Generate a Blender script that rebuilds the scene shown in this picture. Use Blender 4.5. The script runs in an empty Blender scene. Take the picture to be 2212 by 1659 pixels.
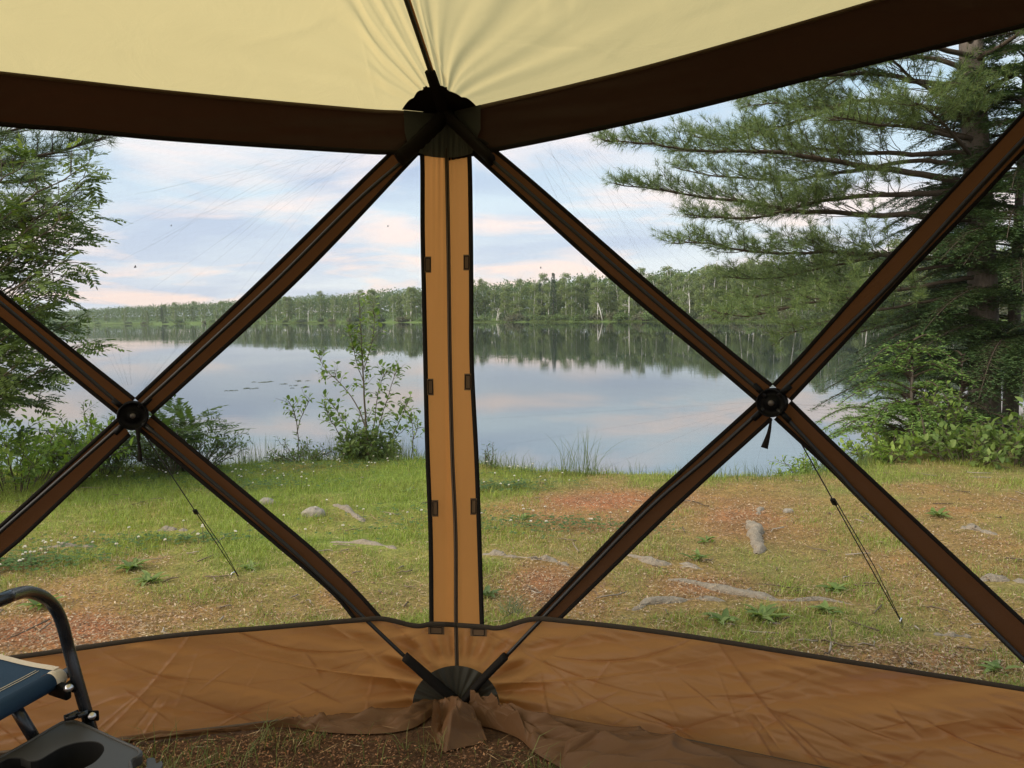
import bpy, bmesh, math, random
import numpy as np
from mathutils import Vector, Matrix
rng = np.random.default_rng(11)
random.seed(5)
R = math.radians
scene = bpy.context.scene
COL = scene.collection

# ------------------------------------------------------------------ camera
W, H = 2212.0, 1659.0
LENS = 27.0
F = LENS / 36.0 * W
CAM = np.array([0.0, 0.0, 1.25])
PITCH, ROLL = R(5.15), R(0.9)
fw = np.array([0, math.cos(PITCH), -math.sin(PITCH)])
_r0 = np.array([1.0, 0, 0]); _u0 = np.array([0, math.sin(PITCH), math.cos(PITCH)])
rt = _r0 * math.cos(ROLL) - _u0 * math.sin(ROLL)
up = _u0 * math.cos(ROLL) + _r0 * math.sin(ROLL)
cd = bpy.data.cameras.new('camera'); cam = bpy.data.objects.new('camera', cd); COL.objects.link(cam)
cd.lens = LENS; cd.sensor_width = 36; cd.sensor_fit = 'HORIZONTAL'; cd.clip_start = 0.02; cd.clip_end = 6000
cam.matrix_world = Matrix(((rt[0], up[0], -fw[0], CAM[0]), (rt[1], up[1], -fw[1], CAM[1]), (rt[2], up[2], -fw[2], CAM[2]), (0, 0, 0, 1)))
scene.camera = cam

def ray(x, y):
    x = np.asarray(x, float); y = np.asarray(y, float)
    return fw + ((x - W / 2) / F)[..., None] * rt + ((H / 2 - y) / F)[..., None] * up
def at(x, y, d):
    return CAM + np.asarray(d, float)[..., None] * ray(x, y)
def px(P):
    q = np.asarray(P, float) - CAM; d = q @ fw
    return W / 2 + F * (q @ rt) / d, H / 2 - F * (q @ up) / d

# ------------------------------------------------------------------ noise
_T = rng.random((256, 256))
def vn(x, y, s=0):
    x = np.asarray(x, float) + 17.3 * s; y = np.asarray(y, float) + 9.1 * s
    xi = np.floor(x).astype(int); yi = np.floor(y).astype(int)
    fx = x - xi; fy = y - yi
    fx = fx * fx * (3 - 2 * fx); fy = fy * fy * (3 - 2 * fy)
    a = _T[xi & 255, yi & 255]; b = _T[(xi + 1) & 255, yi & 255]; c = _T[xi & 255, (yi + 1) & 255]; d = _T[(xi + 1) & 255, (yi + 1) & 255]
    return (a * (1 - fx) + b * fx) * (1 - fy) + (c * (1 - fx) + d * fx) * fy - 0.5
def fbm(x, y, o=4, s=0):
    t = 0; a = 1.0
    for k in range(o):
        t = t + a * vn(np.asarray(x) * 2 ** k, np.asarray(y) * 2 ** k, s + k * 3); a *= .5
    return t
def sstep(a, b, x):
    t = np.clip((np.asarray(x, float) - a) / (b - a), 0, 1); return t * t * (3 - 2 * t)

# ------------------------------------------------------------------ terrain
WATER_Z = -1.5
def base_z(x, y):
    return -0.045 * (np.clip(y, -30, 40) - 2.5)
_EX = np.array([-400, -40, -14, -6.2, -4.6, -3.0, -1.0, 0.0, 0.9, 1.6, 2.2, 2.9, 3.7, 5.0, 7.5, 14, 40, 400.])
_EY = np.array([120, 14, 8.6, 7.6, 7.9, 8.2, 8.1, 7.6, 7.1, 6.7, 6.65, 7.0, 8.0, 10.3, 11.3, 13, 24, 150.])
def edge_y(x):
    return np.interp(x, _EX, _EY) + 0.18 * vn(np.asarray(x) * 1.3, 3.3) + .1 * vn(np.asarray(x) * 4, 1.7)
_ST = np.array([-9, -1.5, -.75, -.6, -.54, -.40, -.3, -.06, .1, .32, .5, .8, 1.6, 9])
_SD = np.array([1000, 900, 760, 700, 600, 520, 430, 310, 255, 195, 170, 150, 130, 120.])
def shore_y(x, y):
    t = np.asarray(x) / np.maximum(np.asarray(y), 1e-3)
    return np.interp(t, _ST, _SD) * (1 + .03 * vn(t * 14, 4.4))
def gz(x, y):
    x = np.asarray(x, float); y = np.asarray(y, float)
    z = base_z(x, y) + .05 * fbm(x * .6, y * .6, 3) * sstep(2.6, 4, y) + .012 * fbm(x * 4, y * 4, 2)
    s = y - edge_y(x)
    drop = sstep(-.25, 1.3, s)
    z = z * (1 - drop) + (-1.95) * drop
    z = np.where(s > 1.3, np.maximum(-1.95 - .1 * (s - 1.3), -5), z)
    f = y - shore_y(x, y)
    far = -1.9 + .5 * sstep(-10, 0, f) + 1.3 * sstep(0, 14, f) + 5 * sstep(14, 200, f)
    z = np.where((y > 60) & (f > -10), np.maximum(z, far), z)
    return z
def on_ground(x, y, h=0.0):
    r = ray(x, y); d = np.full(r.shape[:-1], 3.0)
    for k in range(40):
        P = CAM + d[..., None] * r
        d = .4 * d + .6 * np.clip((base_z(P[..., 0], P[..., 1]) + h - CAM[2]) / r[..., 2], .2, 60)
    P = CAM + d[..., None] * r
    P[..., 2] = gz(P[..., 0], P[..., 1]) + h
    return P
def on_plane(x, y, z):
    r = ray(x, y); d = (z - CAM[2]) / r[..., 2]
    return CAM + d[..., None] * r

# ------------------------------------------------------------------ mesh helpers
def lin(r, g, b):
    f = lambda c: (c / 255 / 12.92) if c / 255 <= .04045 else ((c / 255 + .055) / 1.055) ** 2.4
    return (f(r), f(g), f(b))
def link(name, me, m=None, parent=None):
    o = bpy.data.objects.new(name, me); COL.objects.link(o)
    if m is not None: me.materials.append(m)
    if parent is not None: o.parent = parent
    return o
def npmesh(name, V, Fc, smooth=False, col=None):
    me = bpy.data.meshes.new(name)
    V = np.asarray(V, np.float32).reshape(-1, 3); Fc = np.asarray(Fc, np.int32)
    k = Fc.shape[1]; n = len(Fc)
    me.vertices.add(len(V)); me.vertices.foreach_set('co', V.ravel())
    me.loops.add(n * k); me.loops.foreach_set('vertex_index', Fc.ravel())
    me.polygons.add(n); me.polygons.foreach_set('loop_start', np.arange(0, n * k, k, dtype=np.int32))
    me.polygons.foreach_set('loop_total', np.full(n, k, np.int32))
    if smooth: me.polygons.foreach_set('use_smooth', np.ones(n, bool))
    if col is not None:
        a = me.color_attributes.new('Col', 'FLOAT_COLOR', 'POINT')
        c4 = np.ones((len(V), 4), np.float32); c4[:, :3] = col
        a.data.foreach_set('color', c4.ravel())
    me.update(calc_edges=True)
    return me
class MB:
    """collects pieces of one mesh (quads; triangles repeat a vertex)"""
    def __init__(s): s.V = []; s.F = []; s.C = []; s.n = 0
    def add(s, V, Fc, col=(1, 1, 1)):
        V = np.asarray(V, float).reshape(-1, 3); Fc = np.asarray(Fc, int)
        s.V.append(V); s.F.append(Fc + s.n); s.n += len(V)
        s.C.append(np.broadcast_to(np.asarray(col, float), (len(V), 3)))
        return s
    def mesh(s, name, smooth=False):
        V = np.concatenate(s.V); Fc = np.concatenate(s.F)
        return npmesh(name, V, Fc, smooth, np.concatenate(s.C))
    def build(s, name, m, parent=None, smooth=False):
        return link(name, s.mesh(name, smooth), m, parent)
def gridF(n, m, wrap=False):
    i = np.arange(n - 1)[:, None]; mm = m if wrap else m - 1
    j = np.arange(mm)[None, :]; j2 = (j + 1) % m
    return np.stack([i * m + j, i * m + j2, (i + 1) * m + j2, (i + 1) * m + j], -1).reshape(-1, 4)
def resample(P, n):
    P = np.asarray(P, float)
    s = np.r_[0, np.cumsum(np.linalg.norm(np.diff(P, axis=0), axis=1))]
    t = np.linspace(0, s[-1], n)
    return np.stack([np.interp(t, s, P[:, k]) for k in range(P.shape[1])], 1)
def smooth_line(P, n):
    """Catmull-Rom through the points"""
    P = np.asarray(P, float)
    Q = np.vstack([2 * P[0] - P[1], P, 2 * P[-1] - P[-2]])
    out = []
    seg = len(P) - 1
    for t in np.linspace(0, seg, n):
        i = min(int(t), seg - 1); u = t - i
        a, b, c, d = Q[i], Q[i + 1], Q[i + 2], Q[i + 3]
        out.append(.5 * (2 * b + (c - a) * u + (2 * a - 5 * b + 4 * c - d) * u * u + (3 * b - a - 3 * c + d) * u ** 3))
    return np.array(out)
def frames(P):
    P = np.asarray(P, float)
    T = np.gradient(P, axis=0); T /= np.maximum(np.linalg.norm(T, axis=1, keepdims=True), 1e-9)
    ref = np.array([0, 0, 1.0]) if abs(T[0, 2]) < .9 else np.array([1.0, 0, 0])
    A = np.cross(T, ref); A /= np.maximum(np.linalg.norm(A, axis=1, keepdims=True), 1e-9)
    for i in range(1, len(A)):
        a = A[i - 1] - T[i] * (A[i - 1] @ T[i]); A[i] = a / max(np.linalg.norm(a), 1e-9)
    return T, A, np.cross(T, A)
def tubeVF(P, r, k=8, flat=1.0, caps=True):
    P = np.asarray(P, float); n = len(P); r = np.broadcast_to(np.asarray(r, float), (n,))
    T, A, B = frames(P)
    th = np.arange(k) / k * 2 * np.pi
    V = P[:, None] + r[:, None, None] * (np.cos(th)[None, :, None] * A[:, None] + flat * np.sin(th)[None, :, None] * B[:, None])
    V = V.reshape(-1, 3); Fc = gridF(n, k, True)
    if caps:
        V = np.vstack([V, P[0], P[-1]]); a = n * k; j = np.arange(k)
        c0 = np.stack([np.full(k, a), (j + 1) % k, j, np.full(k, a)], 1)
        c1 = np.stack([np.full(k, a + 1), (n - 1) * k + j, (n - 1) * k + (j + 1) % k, np.full(k, a + 1)], 1)
        tri = np.vstack([c0, c1])
        return V, np.vstack([Fc, fix_tri(tri)])
    return V, Fc
def fix_tri(t):
    return t  # degenerate quads are turned into triangles when the mesh is made
_old = npmesh
def npmesh(name, V, Fc, smooth=False, col=None):
    Fc = np.asarray(Fc, np.int32)
    if Fc.shape[1] == 4:
        dg = (Fc[:, 0] == Fc[:, 3]) | (Fc[:, 2] == Fc[:, 3])
        if dg.any():
            me = bpy.data.meshes.new(name)
            V = np.asarray(V, np.float32).reshape(-1, 3)
            q = Fc[~dg]; t = Fc[dg][:, :3]
            li = np.r_[q.ravel(), t.ravel()].astype(np.int32)
            ls = np.r_[np.arange(len(q)) * 4, len(q) * 4 + np.arange(len(t)) * 3].astype(np.int32)
            lt = np.r_[np.full(len(q), 4), np.full(len(t), 3)].astype(np.int32)
            me.vertices.add(len(V)); me.vertices.foreach_set('co', V.ravel())
            me.loops.add(len(li)); me.loops.foreach_set('vertex_index', li)
            me.polygons.add(len(ls)); me.polygons.foreach_set('loop_start', ls); me.polygons.foreach_set('loop_total', lt)
            if smooth: me.polygons.foreach_set('use_smooth', np.ones(len(ls), bool))
            if col is not None:
                a = me.color_attributes.new('Col', 'FLOAT_COLOR', 'POINT')
                c4 = np.ones((len(V), 4), np.float32); c4[:, :3] = col
                a.data.foreach_set('color', c4.ravel())
            me.update(calc_edges=True)
            return me
    return _old(name, V, Fc, smooth, col)
def boxVF(c, sx, sy, sz, A=(1, 0, 0), B=(0, 1, 0), N=(0, 0, 1)):
    A, B, N = (np.asarray(v, float) for v in (A, B, N)); c = np.asarray(c, float)
    V = np.array([c + a * sx / 2 * A + b * sy / 2 * B + n * sz / 2 * N for n in (-1, 1) for b in (-1, 1) for a in (-1, 1)])
    return V, np.array([[0, 2, 3, 1], [4, 5, 7, 6], [0, 1, 5, 4], [2, 6, 7, 3], [0, 4, 6, 2], [1, 3, 7, 5]])

# ------------------------------------------------------------------ things
def thing(name, label, cat, loc=(0, 0, 0), group=None):
    o = bpy.data.objects.new(name, None); COL.objects.link(o); o.location = Vector([float(v) for v in loc]); o.empty_display_size = .1
    o['label'] = label; o['category'] = cat
    if group: o['group'] = group
    return o
def tag(o, label=None, cat=None, group=None, kind=None):
    if label: o['label'] = label
    if cat: o['category'] = cat
    if group: o['group'] = group
    if kind: o['kind'] = kind
    return o
def loc_child(o, root):
    """the mesh was written in world coordinates: keep it there under its thing"""
    o.parent = root; o.matrix_parent_inverse = Matrix.Translation(-root.location); return o

# ------------------------------------------------------------------ materials
def newmat(name):
    m = bpy.data.materials.new(name); m.use_nodes = True; nt = m.node_tree; nt.nodes.clear()
    out = nt.nodes.new('ShaderNodeOutputMaterial'); return m, nt, out
def nd(nt, t, **kw):
    n = nt.nodes.new(t)
    for k, v in kw.items():
        if k.startswith('_'): setattr(n, k[1:], v)
        else: n.inputs[k.replace('__', ' ')].default_value = v
    return n
def noise(nt, scale, detail=4, vec=None, rough=.55, dist=0.0):
    n = nd(nt, 'ShaderNodeTexNoise', Scale=scale, Detail=detail, Roughness=rough, Distortion=dist)
    if vec is not None: nt.links.new(vec, n.inputs['Vector'])
    return n
def objco(nt, scale=None):
    t = nt.nodes.new('ShaderNodeTexCoord')
    if scale is None: return t.outputs['Object']
    mp = nt.nodes.new('ShaderNodeMapping'); mp.inputs['Scale'].default_value = scale
    nt.links.new(t.outputs['Object'], mp.inputs['Vector']); return mp.outputs['Vector']
def mixc(nt, fac, a, b, mode='MIX'):
    n = nt.nodes.new('ShaderNodeMix'); n.data_type = 'RGBA'; n.blend_type = mode
    for i, v in ((0, fac), (6, a), (7, b)):
        if hasattr(v, 'default_value') or hasattr(v, 'links'): nt.links.new(v, n.inputs[i])
        else: n.inputs[i].default_value = v if i == 0 else (*v, 1)
    return n.outputs[2]
def ramp(nt, fac, stops):
    n = nt.nodes.new('ShaderNodeValToRGB'); e = n.color_ramp.elements
    while len(e) < len(stops): e.new(.5)
    for el, (p, c) in zip(e, stops): el.position = p; el.color = (*c, 1) if len(c) == 3 else c
    nt.links.new(fac, n.inputs['Fac']); return n.outputs['Color']
def bump(nt, h, strength=.3, dist=.01):
    b = nd(nt, 'ShaderNodeBump', Strength=strength, Distance=dist); nt.links.new(h, b.inputs['Height']); return b.outputs['Normal']
def solid(name, c, rough=.5, metal=0.0, var=.15, vscale=30, bmp=0.0, spec=.5):
    m, nt, out = newmat(name); v = objco(nt); n = noise(nt, vscale, 5, v)
    c2 = tuple(x * (1 - var) for x in c); c1 = tuple(min(1, x * (1 + var)) for x in c)
    b = nd(nt, 'ShaderNodeBsdfPrincipled', Roughness=rough, Metallic=metal); b.inputs['Specular IOR Level'].default_value = spec
    nt.links.new(mixc(nt, n.outputs['Fac'], c2, c1), b.inputs['Base Color'])
    if bmp: nt.links.new(bump(nt, n.outputs['Fac'], bmp, .004), b.inputs['Normal'])
    nt.links.new(b.outputs[0], out.inputs[0]); return m
def fabric(name, c, ct, trans, rough=.6, wr=.25, wscale=9, var=.08, spec=.25, weave=.12):
    """thin woven cloth: part of the light passes through"""
    m, nt, out = newmat(name); v = objco(nt)
    n1 = noise(nt, wscale, 6, v, .6, .8); n2 = noise(nt, 900, 1, v)
    big = noise(nt, 2.2, 3, v)
    ad = nd(nt, 'ShaderNodeMath', _operation='MULTIPLY_ADD'); nt.links.new(n2.outputs['Fac'], ad.inputs[0]); ad.inputs[1].default_value = weave; nt.links.new(n1.outputs['Fac'], ad.inputs[2])
    nrm = bump(nt, ad.outputs[0], wr, .02)
    col = mixc(nt, big.outputs['Fac'], tuple(x * (1 - var) for x in c), tuple(x * (1 + var) for x in c))
    colt = mixc(nt, big.outputs['Fac'], tuple(x * (1 - var) for x in ct), tuple(min(1, x * (1 + var)) for x in ct))
    p = nd(nt, 'ShaderNodeBsdfPrincipled', Roughness=rough); p.inputs['Specular IOR Level'].default_value = spec
    nt.links.new(col, p.inputs['Base Color']); nt.links.new(nrm, p.inputs['Normal'])
    t = nt.nodes.new('ShaderNodeBsdfTranslucent'); nt.links.new(colt, t.inputs['Color']); nt.links.new(nrm, t.inputs['Normal'])
    mx = nt.nodes.new('ShaderNodeMixShader'); mx.inputs[0].default_value = trans
    nt.links.new(p.outputs[0], mx.inputs[1]); nt.links.new(t.outputs[0], mx.inputs[2]); nt.links.new(mx.outputs[0], out.inputs[0]); return m
def leafmat(name, trans=.35, rough=.55, tint=(1.2, 1.25, .55), spec=.3):
    m, nt, out = newmat(name)
    a = nd(nt, 'ShaderNodeVertexColor'); a.layer_name = 'Col'
    p = nd(nt, 'ShaderNodeBsdfPrincipled', Roughness=rough); p.inputs['Specular IOR Level'].default_value = spec
    nt.links.new(a.outputs['Color'], p.inputs['Base Color'])
    t = nt.nodes.new('ShaderNodeBsdfTranslucent'); nt.links.new(mixc(nt, 1.0, a.outputs['Color'], tint, 'MULTIPLY'), t.inputs['Color'])
    mx = nt.nodes.new('ShaderNodeMixShader'); mx.inputs[0].default_value = trans
    nt.links.new(p.outputs[0], mx.inputs[1]); nt.links.new(t.outputs[0], mx.inputs[2]); nt.links.new(mx.outputs[0], out.inputs[0]); return m
def barkmat(name, c1, c2, scale=(12, 12, 3), bmp=.6):
    m, nt, out = newmat(name); v = objco(nt, scale); n = noise(nt, 3, 8, v, .65)
    p = nd(nt, 'ShaderNodeBsdfPrincipled', Roughness=.9); p.inputs['Specular IOR Level'].default_value = .15
    nt.links.new(mixc(nt, n.outputs['Fac'], c1, c2), p.inputs['Base Color']); nt.links.new(bump(nt, n.outputs['Fac'], bmp, .02), p.inputs['Normal'])
    nt.links.new(p.outputs[0], out.inputs[0]); return m

M = {}
M['roof'] = fabric('cream roof cloth', (.46, .39, .22), (.57, .47, .232), .70, .65, .22, 5, .05)
M['band'] = fabric('dark brown cloth', (.020, .0085, .004), (.030, .0105, .004), .35, .6, .3, 7, .15)
M['sleeve'] = fabric('brown sleeve cloth', (.058, .024, .010), (.125, .045, .012), .42, .6, .25, 8, .12)
M['skirt'] = fabric('tan brown skirt cloth', (.26, .125, .048), (.64, .285, .088), .54, .42, .12, 14, .10, .4)
M['strip'] = fabric('tan corner cloth', (.24, .108, .036), (.86, .36, .098), .60, .6, .08, 12, .06)
M['patch'] = fabric('dark grey reinforcement', (.045, .049, .043), (.10, .10, .08), .35, .5, .25, 14, .1)
M['flap'] = fabric('brown ground flap cloth', (.135, .066, .026), (.16, .07, .025), .25, .58, .15, 14, .14, .3)
M['trim'] = solid('black binding', (.008, .0065, .0055), .85, 0, .2, 90, 0, .15)
M['hem'] = solid('dark brown binding', (.034, .027, .020), .85, 0, .2, 90, 0, .15)
M['zip'] = solid('dark brown seam', (.055, .032, .014), .7, 0, .2, 120)
M['tab'] = solid('brown hook and loop tab', (.085, .05, .024), .9, 0, .15, 200)
M['black'] = solid('black pole', (.009, .009, .009), .45, 0, .1, 60, 0, .35)
M['blackplastic'] = solid('black plastic', (.006, .006, .006), .5, 0, .1, 60, 0, .08)
M['orange'] = solid('orange pole edge', (.5, .2, .03), .4, 0, .1, 60)
M['darksteel'] = solid('dull bolt', (.10, .09, .08), .5, .6, .1, 80)
M['steel'] = solid('steel', (.6, .6, .62), .3, 1.0, .1, 80)
M['cord'] = solid('black cord', (.02, .02, .02), .8, 0, .2, 200)
M['net'] = solid('netting thread', (.03, .03, .03), .8, 0, .1, 10)
M['chairframe'] = solid('painted chair tube', (.012, .014, .018), .25, 0, .2, 20)
M['blue'] = fabric('navy chair canvas', (.018, .045, .085), (.02, .05, .1), .08, .8, .25, 40, .1, .2, .5)
M['cream'] = solid('cream webbing', (.55, .48, .38), .85, 0, .12, 200, .4)
M['grey'] = solid('grey tray plastic', (.046, .043, .040), .45, 0, .06, 25, .04)
M['cup'] = solid('tray plastic with painted shade', (.010, .0095, .009), .6, 0, .1, 40, 0, .2)  # same plastic as the tray, darkened to paint in the shade of the recess
M['root'] = barkmat('weathered root', (.11, .088, .062), (.42, .36, .28), (14, 14, 14), .9)
M['stone'] = barkmat('stone', (.15, .13, .10), (.40, .36, .30), (10, 10, 10), .6)
M['bark'] = barkmat('pine bark', (.06, .05, .04), (.24, .20, .165))
M['twig'] = barkmat('branch bark', (.035, .026, .018), (.11, .085, .062), (20, 20, 20), .3)
M['stem'] = barkmat('shrub stem', (.06, .05, .035), (.16, .13, .09), (30, 30, 30), .3)
M['birch'] = barkmat('white birch bark', (.28, .26, .24), (.85, .82, .77), (1.5, 1.5, .8), .2)
M['fartrunk'] = barkmat('dark trunk', (.04, .033, .027), (.12, .10, .08), (1.5, 1.5, .8), .2)
M['leaf'] = leafmat('leaf', .38)
M['needle'] = leafmat('needle', .18, .5, (1.1, 1.15, .6))
M['farleaf'] = leafmat('far leaf', .3, .7)
M['grass'] = leafmat('grass blade', .35, .6, (1.15, 1.15, .6))
M['litter'] = leafmat('fallen litter', .1, .8, (1, 1, 1), .15)
M['petal'] = leafmat('clover flower', .3, .8, (1, 1, 1), .1)
M['fly'] = solid('fly', (.01, .01, .01), .5)

# ------------------------------------------------------------------ ground
def zone_list(zs):
    out = []
    for (x0, x1, y0, y1, w) in zs:
        c = on_ground(np.array([(x0 + x1) / 2]), np.array([(y0 + y1) / 2]))[0]
        a = on_ground(np.array([x0, x1]), np.array([(y0 + y1) / 2] * 2)); b = on_ground(np.array([(x0 + x1) / 2] * 2), np.array([y0, y1]))
        out.append((c[0], c[1], abs(a[1, 0] - a[0, 0]) / 2, abs(b[1, 1] - b[0, 1]) / 2, w))
    return out
LZ = zone_list([(1040, 1800, 1052, 1150, .82), (1040, 1520, 1050, 1120, .95), (1430, 1760, 1065, 1175, 1.0), (1040, 1350, 1195, 1345, .9), (180, 620, 1270, 1385, .6),
                (-150, 330, 1320, 1420, 1.0), (1650, 2200, 1365, 1490, .9), (1350, 1700, 1225, 1300, .7), (200, 420, 1195, 1255, .55),
                (640, 820, 1085, 1130, .5), (1900, 2220, 1095, 1120, .5), (650, 800, 1230, 1330, .5)])
def litter_f(x, y):
    L = .30 + .0 * np.asarray(x, float)
    for (cx, cy, rx, ry, w) in LZ:
        q = ((x - cx) / rx) ** 2 + ((y - cy) / ry) ** 2
        L = np.maximum(L, w * np.exp(-q * .9))
    L = L - .22 * sstep(4.3, 6.5, y) * (x < .2) 
    L = L - .30 * sstep(6.0, 6.9, y) * (x > 1)
    L = np.where((y < 2.3), .95, L)
    L = L + .45 * fbm(x * 1.7, y * 1.7, 4, 2)
    return np.clip(L, 0, 1)
nr, na = 520, 560
rr = .15 * (1300 / .15) ** (np.arange(nr) / (nr - 1)); th = np.arange(na) / na * 2 * np.pi
X = np.sin(th)[None] * rr[:, None]; Y = np.cos(th)[None] * rr[:, None]
Z = gz(X, Y)
V = np.stack([X, Y, Z], -1).reshape(-1, 3)
L = litter_f(V[:, 0], V[:, 1])
soil = np.array(lin(122, 92, 68)); lit = np.array(lin(172, 114, 80)); grn = np.array(lin(124, 124, 72)); mud = np.array(lin(70, 66, 48)); fgr = np.array(lin(92, 112, 62))
g1 = fbm(V[:, 0] * 3, V[:, 1] * 3, 3, 5)[:, None]
grnl = np.array(lin(118, 136, 62)); gw = (sstep(.6, -.8, V[:, 0]) * sstep(3, 5, V[:, 1]))[:, None]
c = (grn * (1 - gw) + grnl * gw) * (1 - L[:, None]) + (lit * (.6 + .5 * g1) + soil * (.4 - .5 * g1)) * L[:, None]
s = (V[:, 1] - edge_y(V[:, 0]))
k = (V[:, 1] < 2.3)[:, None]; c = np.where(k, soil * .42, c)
k = sstep(.3, .9, s)[:, None]; c = c * (1 - k) + mud * k
k = ((V[:, 1] > 60))[:, None]; c = np.where(k, fgr, c)
V = np.vstack([V, [[0, 0, float(gz(0., 0.))]]]); c = np.vstack([c, soil])
Fc = gridF(nr, na, True)
j = np.arange(na); cen = np.stack([np.full(na, nr * na), (j + 1) % na, j, np.full(na, nr * na)], 1)
m, nt, out = newmat('forest floor')
a = nd(nt, 'ShaderNodeVertexColor'); a.layer_name = 'Col'; v = objco(nt)
n1 = noise(nt, 60, 6, v, .7); n2 = noise(nt, 9, 5, v, .6)
p = nd(nt, 'ShaderNodeBsdfPrincipled', Roughness=.95); p.inputs['Specular IOR Level'].default_value = .1
f1 = ramp(nt, n1.outputs['Fac'], [(.3, (.45, .42, .40)), (.5, (.95, .95, .95)), (.72, (1.6, 1.5, 1.35))])
f2 = ramp(nt, n2.outputs['Fac'], [(.3, (.75, .78, .75)), (.7, (1.25, 1.2, 1.15))])
nt.links.new(mixc(nt, 1.0, mixc(nt, 1.0, a.outputs['Color'], f1, 'MULTIPLY'), f2, 'MULTIPLY'), p.inputs['Base Color'])
nt.links.new(bump(nt, n1.outputs['Fac'], .8, .015), p.inputs['Normal']); nt.links.new(p.outputs[0], out.inputs[0])
M['ground'] = m
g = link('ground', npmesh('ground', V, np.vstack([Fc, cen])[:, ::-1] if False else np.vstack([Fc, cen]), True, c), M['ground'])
tag(g, kind='structure')

# ------------------------------------------------------------------ water
m, nt, out = newmat('lake water')
v1 = objco(nt, (.35, 1.6, 1)); v2 = objco(nt, (.03, .10, 1))
w1 = noise(nt, 2.2, 4, v1, .5); w2 = noise(nt, 1.0, 3, v2, .5)
wa = nd(nt, 'ShaderNodeMath', _operation='MULTIPLY'); nt.links.new(w1.outputs['Fac'], wa.inputs[0])
wr_ = ramp(nt, w2.outputs['Fac'], [(.40, (.10, .10, .10)), (.62, (1, 1, 1))]); nt.links.new(wr_, wa.inputs[1])
p = nd(nt, 'ShaderNodeBsdfPrincipled', Roughness=.015, IOR=3.0); p.inputs['Base Color'].default_value = (.022, .032, .032, 1); p.inputs['Specular IOR Level'].default_value = 1.0
nt.links.new(bump(nt, wa.outputs[0], .035, .05), p.inputs['Normal']); nt.links.new(p.outputs[0], out.inputs[0])
M['water'] = m
V = np.array([[-1250, 3, WATER_Z], [1250, 3, WATER_Z], [1250, 1250, WATER_Z], [-1250, 1250, WATER_Z]], float)
w = link('lake', npmesh('lake', V, [[0, 1, 2, 3]]), M['water']); tag(w, kind='structure')

# ------------------------------------------------------------------ the screen shelter
def ytop(side, x): return np.where(side < 0, 245 - (963 - x) * .092, 232 - (x - 963) * .265)
def ybot(side, x): return np.where(side < 0, 1519 + (987 - x) * .113, 1519 + (x - 987) * .18)
C3 = at(963., 245., 2.52)
AX = R(-8)
DIRS = {-1: np.array([-math.sin(R(68)), -math.cos(R(68)), 0]), 1: np.array([math.sin(R(52)), -math.cos(R(52)), 0])}
NRM = {s: np.array([-DIRS[s][1], DIRS[s][0], 0]) for s in DIRS}
def wall_d(side, x, y):
    sd = np.full(np.shape(x), side)
    yt, yb = ytop(sd, x), ybot(sd, x)
    rtop = ray(x, yt); n = NRM[side]
    dt = ((C3 - CAM) @ n) / (rtop @ n)
    # the foot of the wall: along the ground, a straight line between two staked points
    xa, xb = 987.0, (-700.0 if side < 0 else 2700.0)
    A = on_ground(np.array([xa, xb]), ybot(np.full(2, side), np.array([xa, xb])))
    da = (A - CAM) @ fw
    fr = (x - xa) / (xb - xa)
    db = 1 / ((1 - fr) / da[0] + fr / da[1])
    Pt = CAM + dt[..., None] * rtop
    s = np.clip(np.linalg.norm(Pt[..., :2] - C3[:2], axis=-1) / 2.0, 0, 1)
    v = (y - yt) / (yb - yt)
    vc = np.clip(v, -.05, 1.1)
    return dt * (1 - vc) + db * vc + .20 * 4 * np.clip(vc, 0, 1) * (1 - np.clip(vc, 0, 1)) * np.sin(np.pi * s)
def tent_d(x, y):
    x = np.asarray(x, float); y = np.asarray(y, float)
    xs = np.interp(y, [240, 500, 760, 985, 1345, 1520], [963, 968, 971, 977, 985, 988])
    w_ = sstep(-16, 16, x - xs)
    return wall_d(-1, np.minimum(x, xs + 20), y) * (1 - w_) + wall_d(1, np.maximum(x, xs - 20), y) * w_
def tp(x, y, off=0.0):
    """a point of the shelter wall seen at x, y; off metres on the inner side"""
    x = np.asarray(x, float); y = np.asarray(y, float)
    return at(x, y, tent_d(x, y) - off)
def tsheet(A, B, n, m, off=0.0, fn=None):
    A = resample(A, n); B = resample(B, n); t = np.linspace(0, 1, m)[None, :, None]
    G = A[:, None] * (1 - t) + B[:, None] * t
    o = off + (fn(G[..., 0], G[..., 1]) if fn is not None else 0)
    return tp(G[..., 0], G[..., 1], o).reshape(-1, 3), gridF(n, m)
def tribbon(P, wpx, off, n=40, bulge=.003):
    P = smooth_line(P, n) if len(P) > 2 else resample(P, n)
    T = np.gradient(P, axis=0); T /= np.linalg.norm(T, axis=1, keepdims=True); N = np.stack([-T[:, 1], T[:, 0]], 1)
    ww = np.broadcast_to(np.asarray(wpx, float), (n,))[:, None]
    k = np.array([-1, -.8, 0, .8, 1.0]); oo = np.array([0, .7, 1, .7, 0]) * bulge
    G = P[:, None] + N[:, None] * ww[:, None] * k[None, :, None] / 2
    return tp(G[..., 0], G[..., 1], off + oo[None]).reshape(-1, 3), gridF(n, 5)

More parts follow.
